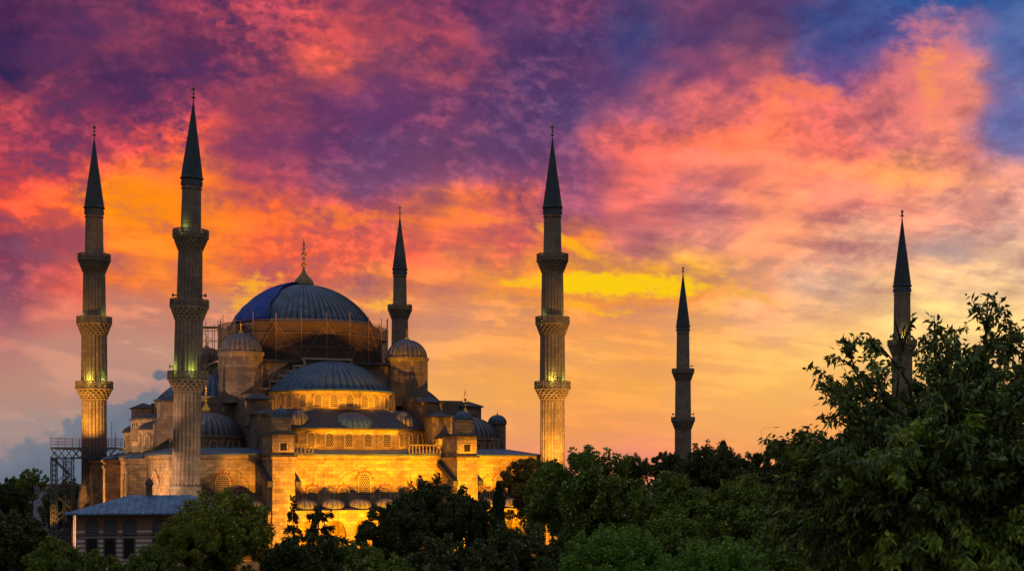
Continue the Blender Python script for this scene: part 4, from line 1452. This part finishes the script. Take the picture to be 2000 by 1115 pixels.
SP = {
 'dark': broadleaf(11, 4, 34000, .27, LEAF['dark'], shoots=30),
 'dark2': broadleaf(12, 4, 34000, .26, LEAF['dark'], shoots=44, shoot_h=.2),
 'mid': broadleaf(13, 4, 38000, .25, LEAF['mid'], shoots=40, shoot_h=.14),
 'mid2': broadleaf(14, 4, 40000, .25, LEAF['mid'], shoots=34, nclump=160, tall=1.25),
 'light': broadleaf(15, 4, 40000, .24, LEAF['light'], shoots=50, nclump=130, tall=1.0, shoot_h=.14),
 'bright': broadleaf(16, 4, 44000, .2, LEAF['bright'], shoots=70, nclump=150, shoot_h=.16, tall=.85),
 'airy': broadleaf(18, 4, 13000, .26, LEAF['mid'], shoots=30, nclump=46),
 'orange_lit': broadleaf(17, 4, 30000, .27, LEAF['orange_lit'], shoots=34),
 'cedar': conifer(21, 16, 5.2, 3, 27, LEAF['needle'], up=.1, dens=44, flat=True, shape=.9),
 'cedar2': conifer(22, 16, 5.2, 3, 18, LEAF['needle'], up=.2, dens=90, flat=True, shape=.3),
 'cypress': cypress(23, 16, 1.2, 9000, LEAF['needle']),
}
def tree(kind, name, label, px, py, Y, hw, rz=0.0, cat='tree', group=None):
    tm, cm, H, R = SP[kind]
    p = at(px, py, Y)
    t = thing(name, label, cat, (p.x, Y, 0), rz, group)
    s = hw * Y / 2756 / R
    for nm, me in (('trunk', tm), ('crown', cm)):
        o = link(nm, me, t)
        if H:
            o.scale = (s, s, p.z / H)
        else:
            o.location = (0, 0, p.z)
            o.scale = (s, s, s)
    return t
G1 = 'trees in front of the mosque'
G2 = 'trees along the right skyline'
TREES = [
 ('dark', 'tree', 'dark tree at the left edge of the picture, beside the steel platform', 24, 932, 130, 48),
 ('airy', 'tree', 'thin leaved airy tree between the left edge and the steel platform', 64, 914, 118, 34),
 ('dark2', 'tree', 'dark tree seen through the legs of the steel platform', 140, 938, 255, 62),
 ('dark', 'tree', 'low dark tree in the lower left corner', 22, 1000, 84, 90),
 ('mid2', 'tree', 'low tree in front of the foot of the steel platform', 108, 1050, 82, 66),
 ('mid', 'bush', 'green bush under the left windows of the banded lodge', 185, 1072, 90, 62),
 ('mid2', 'bush', 'taller green bush under the right windows of the banded lodge', 290, 1064, 95, 62),
 ('light', 'tree', 'light green bushy tree in front of the near minaret', 432, 952, 80, 104),
 ('light', 'tree', 'small light green tree covering the right end of the lodge', 366, 1000, 76, 60),
 ('cedar', 'cedar', 'slim cedar with a pointed leaning tip before the left pier', 572, 976, 116, 66),
 ('cedar2', 'cedar', 'broad flat topped cedar with wide level branches before the arcade', 622, 994, 112, 100),
 ('dark', 'tree', 'low dark tree beneath the two cedars', 596, 1046, 84, 100),
 ('mid', 'tree', 'low green tree right of the broad cedar', 690, 1055, 88, 70),
 ('dark', 'tree', 'dark tree hiding the middle arches of the arcade', 770, 984, 106, 78),
 ('dark2', 'tree', 'tall dark tree with upright shoots below the right pier', 848, 930, 110, 84),
 ('dark', 'tree', 'dark rounded tree left of the narrow cypress', 915, 968, 106, 62),
 ('cypress', 'cypress', 'narrow dark cypress in front of the right facade bay', 974, 940, 120, 17),
 ('orange_lit', 'tree', 'orange tinged tree at the right end of the facade', 1030, 894, 132, 62),
 ('mid', 'tree', 'big round green tree at the foot of the right facade minaret', 1150, 870, 96, 118),
 ('mid2', 'tree', 'green tree just left of the big round tree', 1080, 905, 102, 62),
 ('dark2', 'tree', 'small tree on the skyline between the two right hand tree groups', 1238, 886, 145, 36),
 ('dark', 'tree', 'bushy dark tree at the foot of the small grey minaret', 1302, 882, 142, 38),
 ('dark2', 'tree', 'dark dense skyline tree right of the small grey minaret', 1385, 864, 136, 66),
 ('dark', 'tree', 'dark skyline tree under the pointed conifer', 1452, 884, 138, 52),
 ('cypress', 'conifer', 'pointed conifer tip rising over the right skyline trees', 1413, 860, 150, 20),
 ('mid2', 'tree', 'wide green tree filling the middle of the right hand grove', 1320, 925, 112, 104),
 ('mid', 'tree', 'dull green tree left of the big leafy near tree', 1462, 925, 92, 110),
 ('dark', 'tree', 'tall dark tree behind the left branches of the near tree', 1535, 862, 100, 84),
 ('bright', 'tree', 'bright green fine leaved tree at the bottom middle', 1200, 1026, 62, 112),
 ('dark2', 'tree', 'dark low tree at the bottom left of the bright green tree', 1020, 1020, 82, 112),
 ('dark', 'tree', 'dark low tree below the tall tree with upright shoots', 880, 1050, 78, 130),
 ('mid', 'tree', 'dark green low tree at the bottom below the arcade', 740, 1075, 74, 100),
 ('bright', 'tree', 'low bright green tree right of the bottom middle one', 1400, 1048, 56, 110),
 ('mid', 'tree', 'green low tree between the two bright green trees', 1300, 1000, 78, 100),
 ('mid2', 'tree', 'green low tree under the near tree', 1580, 1000, 64, 150),
 ('dark', 'tree', 'dark tree close behind the big leafy near tree', 1800, 800, 44, 240),
 ('light', 'bush', 'yellow green bush at the bottom under the near tree', 1665, 1066, 40, 100),
 ('light', 'bush', 'yellow green bush in the lower right corner', 1880, 1040, 36, 130),
]
for i, (kind, name, label, px, py, Y, hw) in enumerate(TREES):
    cat = name
    tree(kind, name, label, px, py, Y, hw, i * 2.1, cat, G2 if px > 1100 else G1)

# the big near tree on the right: long drooping leaves on arching shoots
def near_tree():
    rng = np.random.default_rng(5)
    Y0 = 22.0
    def pt(px, py, dy=0.0):
        q = at(px, py, Y0); return np.array([q.x, Y0 + dy, q.z])
    base = pt(1850, 918)
    t = thing('leafy_tree', 'big near tree with long drooping leaves at the right edge', 'tree', (base[0], Y0, 0))
    org = np.array([base[0], Y0, 0])
    core = pt(1850, 980)
    tips = [(1506, 856), (1530, 846), (1552, 852), (1578, 716), (1592, 752), (1626, 732), (1644, 742), (1612, 790), (1668, 662), (1682, 690), (1706, 664), (1690, 730),
            (1664, 760), (1650, 800), (1806, 618), (1822, 660), (1858, 602), (1870, 640), (1890, 586), (1902, 640), (1926, 668), (1938, 632), (1958, 690),
            (1984, 652), (2010, 640), (1990, 700), (1840, 700), (1720, 820), (1600, 840), (1570, 880), (1850, 720), (1900, 720), (2040, 620), (2080, 660)]
    b = MB()
    tr = [Vector((0, 0, 0)), Vector((.1, .1, 6)), Vector((-.1, 0, 11)), Vector((0, 0, 14.5)), Vector((.2, 0, 17.5))]
    limb_path(b, tr, .32, .07)
    P, D, L, Wd, I = [], [], [], [], []
    def shoot(tip, root, nl, young, lsc=1.0):
        tip, root = np.array(tip), np.array(root)
        ax = tip - root; ln = np.linalg.norm(ax)
        mid = (tip + root) / 2 + np.array([0, 0, .12 * ln])
        k = 10
        ts = np.linspace(0, 1, k)[:, None]
        cv = (1 - ts) ** 2 * root + 2 * ts * (1 - ts) * mid + ts ** 2 * tip
        limb_path(b, [Vector(x - org) for x in cv[::3]], .022, .006)
        tt = rng.uniform(.15, 1, nl)
        tt[: nl // 3] = rng.uniform(.7, 1, nl // 3)
        q = (1 - tt[:, None]) ** 2 * root + 2 * tt[:, None] * (1 - tt[:, None]) * mid + tt[:, None] ** 2 * tip
        q += rng.normal(size=(nl, 3)) * .045
        d = ax / ln * .45 + unit(rng, nl) * .75 + np.array([0, 0, -.62])
        d /= np.linalg.norm(d, axis=1, keepdims=True)
        P.append(q - org); D.append(d)
        L.append(rng.uniform(.06, .18, nl) * lsc); Wd.append(rng.uniform(.017, .033, nl) * lsc)
        I.append(np.full(nl, 1 if young else 0))
    roots = []
    for (px, py) in tips:
        tip = pt(px, py, rng.uniform(-1.5, 1.5))
        root = tip + (core - tip) * rng.uniform(.32, .5) + rng.normal(size=3) * .15
        limb_path(b, [tr[3 if py < 800 else 2], tr[3].lerp(Vector(root - org), .55) + Vector((0, 0, .2)), Vector(root - org)], .05, .018)
        shoot(tip, root, 64, False)
        for s in range(4):                          # side shoots
            f = rng.uniform(.1, .75)
            st = root + (tip - root) * f
            e = st + (tip - root) * rng.uniform(.14, .3) + rng.normal(size=3) * np.array([.2, .4, .13])
            if (e[2] - 18) > (tip[2] - 18) * 1.03: e[2] = tip[2] - .2
            shoot(e, st, 38, rng.uniform() < .04)
    n = 0
    while n < 1080:                                  # body of the crown
        d = rng.normal(size=3); d /= np.linalg.norm(d)
        f = rng.uniform(.1, 1) ** .45
        px, py, dy = 1850 + d[0] * 345 * f, 950 + d[2] * 275 * f, d[1] * 3.2 * f
        if py < np.interp(px, [1480, 1500, 1600, 1700, 1750, 1800, 1850, 1900, 1950, 2100], [960, 900, 862, 815, 785, 748, 712, 695, 712, 690]):
            continue
        e = pt(px, py, dy)
        st = e + (core - e) * rng.uniform(.12, .3) + rng.normal(size=3) * .12
        spray = any(abs(px - a) < r and abs(py - c) < r * .8 for a, c, r in ((1640, 890, 70), (1935, 800, 55), (1945, 900, 50), (1880, 1060, 90), (1700, 1080, 60), (1990, 940, 40)))
        if spray: e[1] -= 1.2
        shoot(e, st, 70, rng.uniform() < (.55 if spray else .05), 1.0)
        n += 1
    P, D, L, Wd, I = (np.concatenate(x) for x in (P, D, L, Wd, I))
    zl, xl = P[:, 2], P[:, 0] + base[0]             # a gap in the crown between two leading shoots
    keep = ~((xl > 5.80) & (xl < 6.40) & (zl > 19.72)) | (rng.uniform(size=len(P)) < .06)
    P, D, L, Wd, I = P[keep], D[keep], L[keep], Wd[keep], I[keep]
    me = leaf_mesh('crown', P, D, L, Wd, [leaf_mat('long_dark_leaves', '34481c', '748436', .25), leaf_mat('young_leaves', '56761c', 'a4b43a', .35)], I, rng, .12)
    link('crown', me, t)
    b.build('trunk', M['bark'], t)
near_tree()

# thin street lamp over the trees
lp = at(1487, 870, 120)
t = thing('street_lamp', 'thin street lamp with a curved arm against the orange sky', 'lamp post', (lp.x, 120, 0))
b = MB()
ztop = at(1487, 842, 120).z
pts = [Vector((0, 0, 0)), Vector((0, 0, ztop))] + [Vector((.5 * (1 - math.cos(x)), 0, ztop + .3 * math.sin(x))) for x in (.5, 1.0, 1.57)] + [Vector((1.2, 0, ztop + .34))]
limb_path(b, pts, .012, .010)
b.build('post', M['trim'], t)
b = MB(); b.hull8([(1.15, -.06, ztop + .3), (1.5, -.05, ztop + .34), (1.5, .05, ztop + .34), (1.15, .06, ztop + .3)], [(1.15, -.06, ztop + .37), (1.5, -.05, ztop + .39), (1.5, .05, ztop + .39), (1.15, .06, ztop + .37)])
b.build('lamp_head', M['trim'], t)

lq = at(100, 1093, 82.5)
t = thing('lantern_post', 'glowing yellow twin lantern among the trees in the lower left corner', 'lamp post', (lq.x, 82.5, 0))
b = MB(); b.tube((0, 0, 0), (0, 0, lq.z), .06, 6); b.tube((-.35, 0, lq.z - .1), (.35, 0, lq.z - .1), .04, 5); b.build('post', M['steel'], t)
for x in (-.35, .35):
    b = MB(); b.lathe([(.03, lq.z - .06), (.11, lq.z + .0), (.13, lq.z + .1), (.09, lq.z + .19), (.02, lq.z + .22)], 12, x, 0, 0, sm=True); b.build('lantern', M['lampglow'], t)
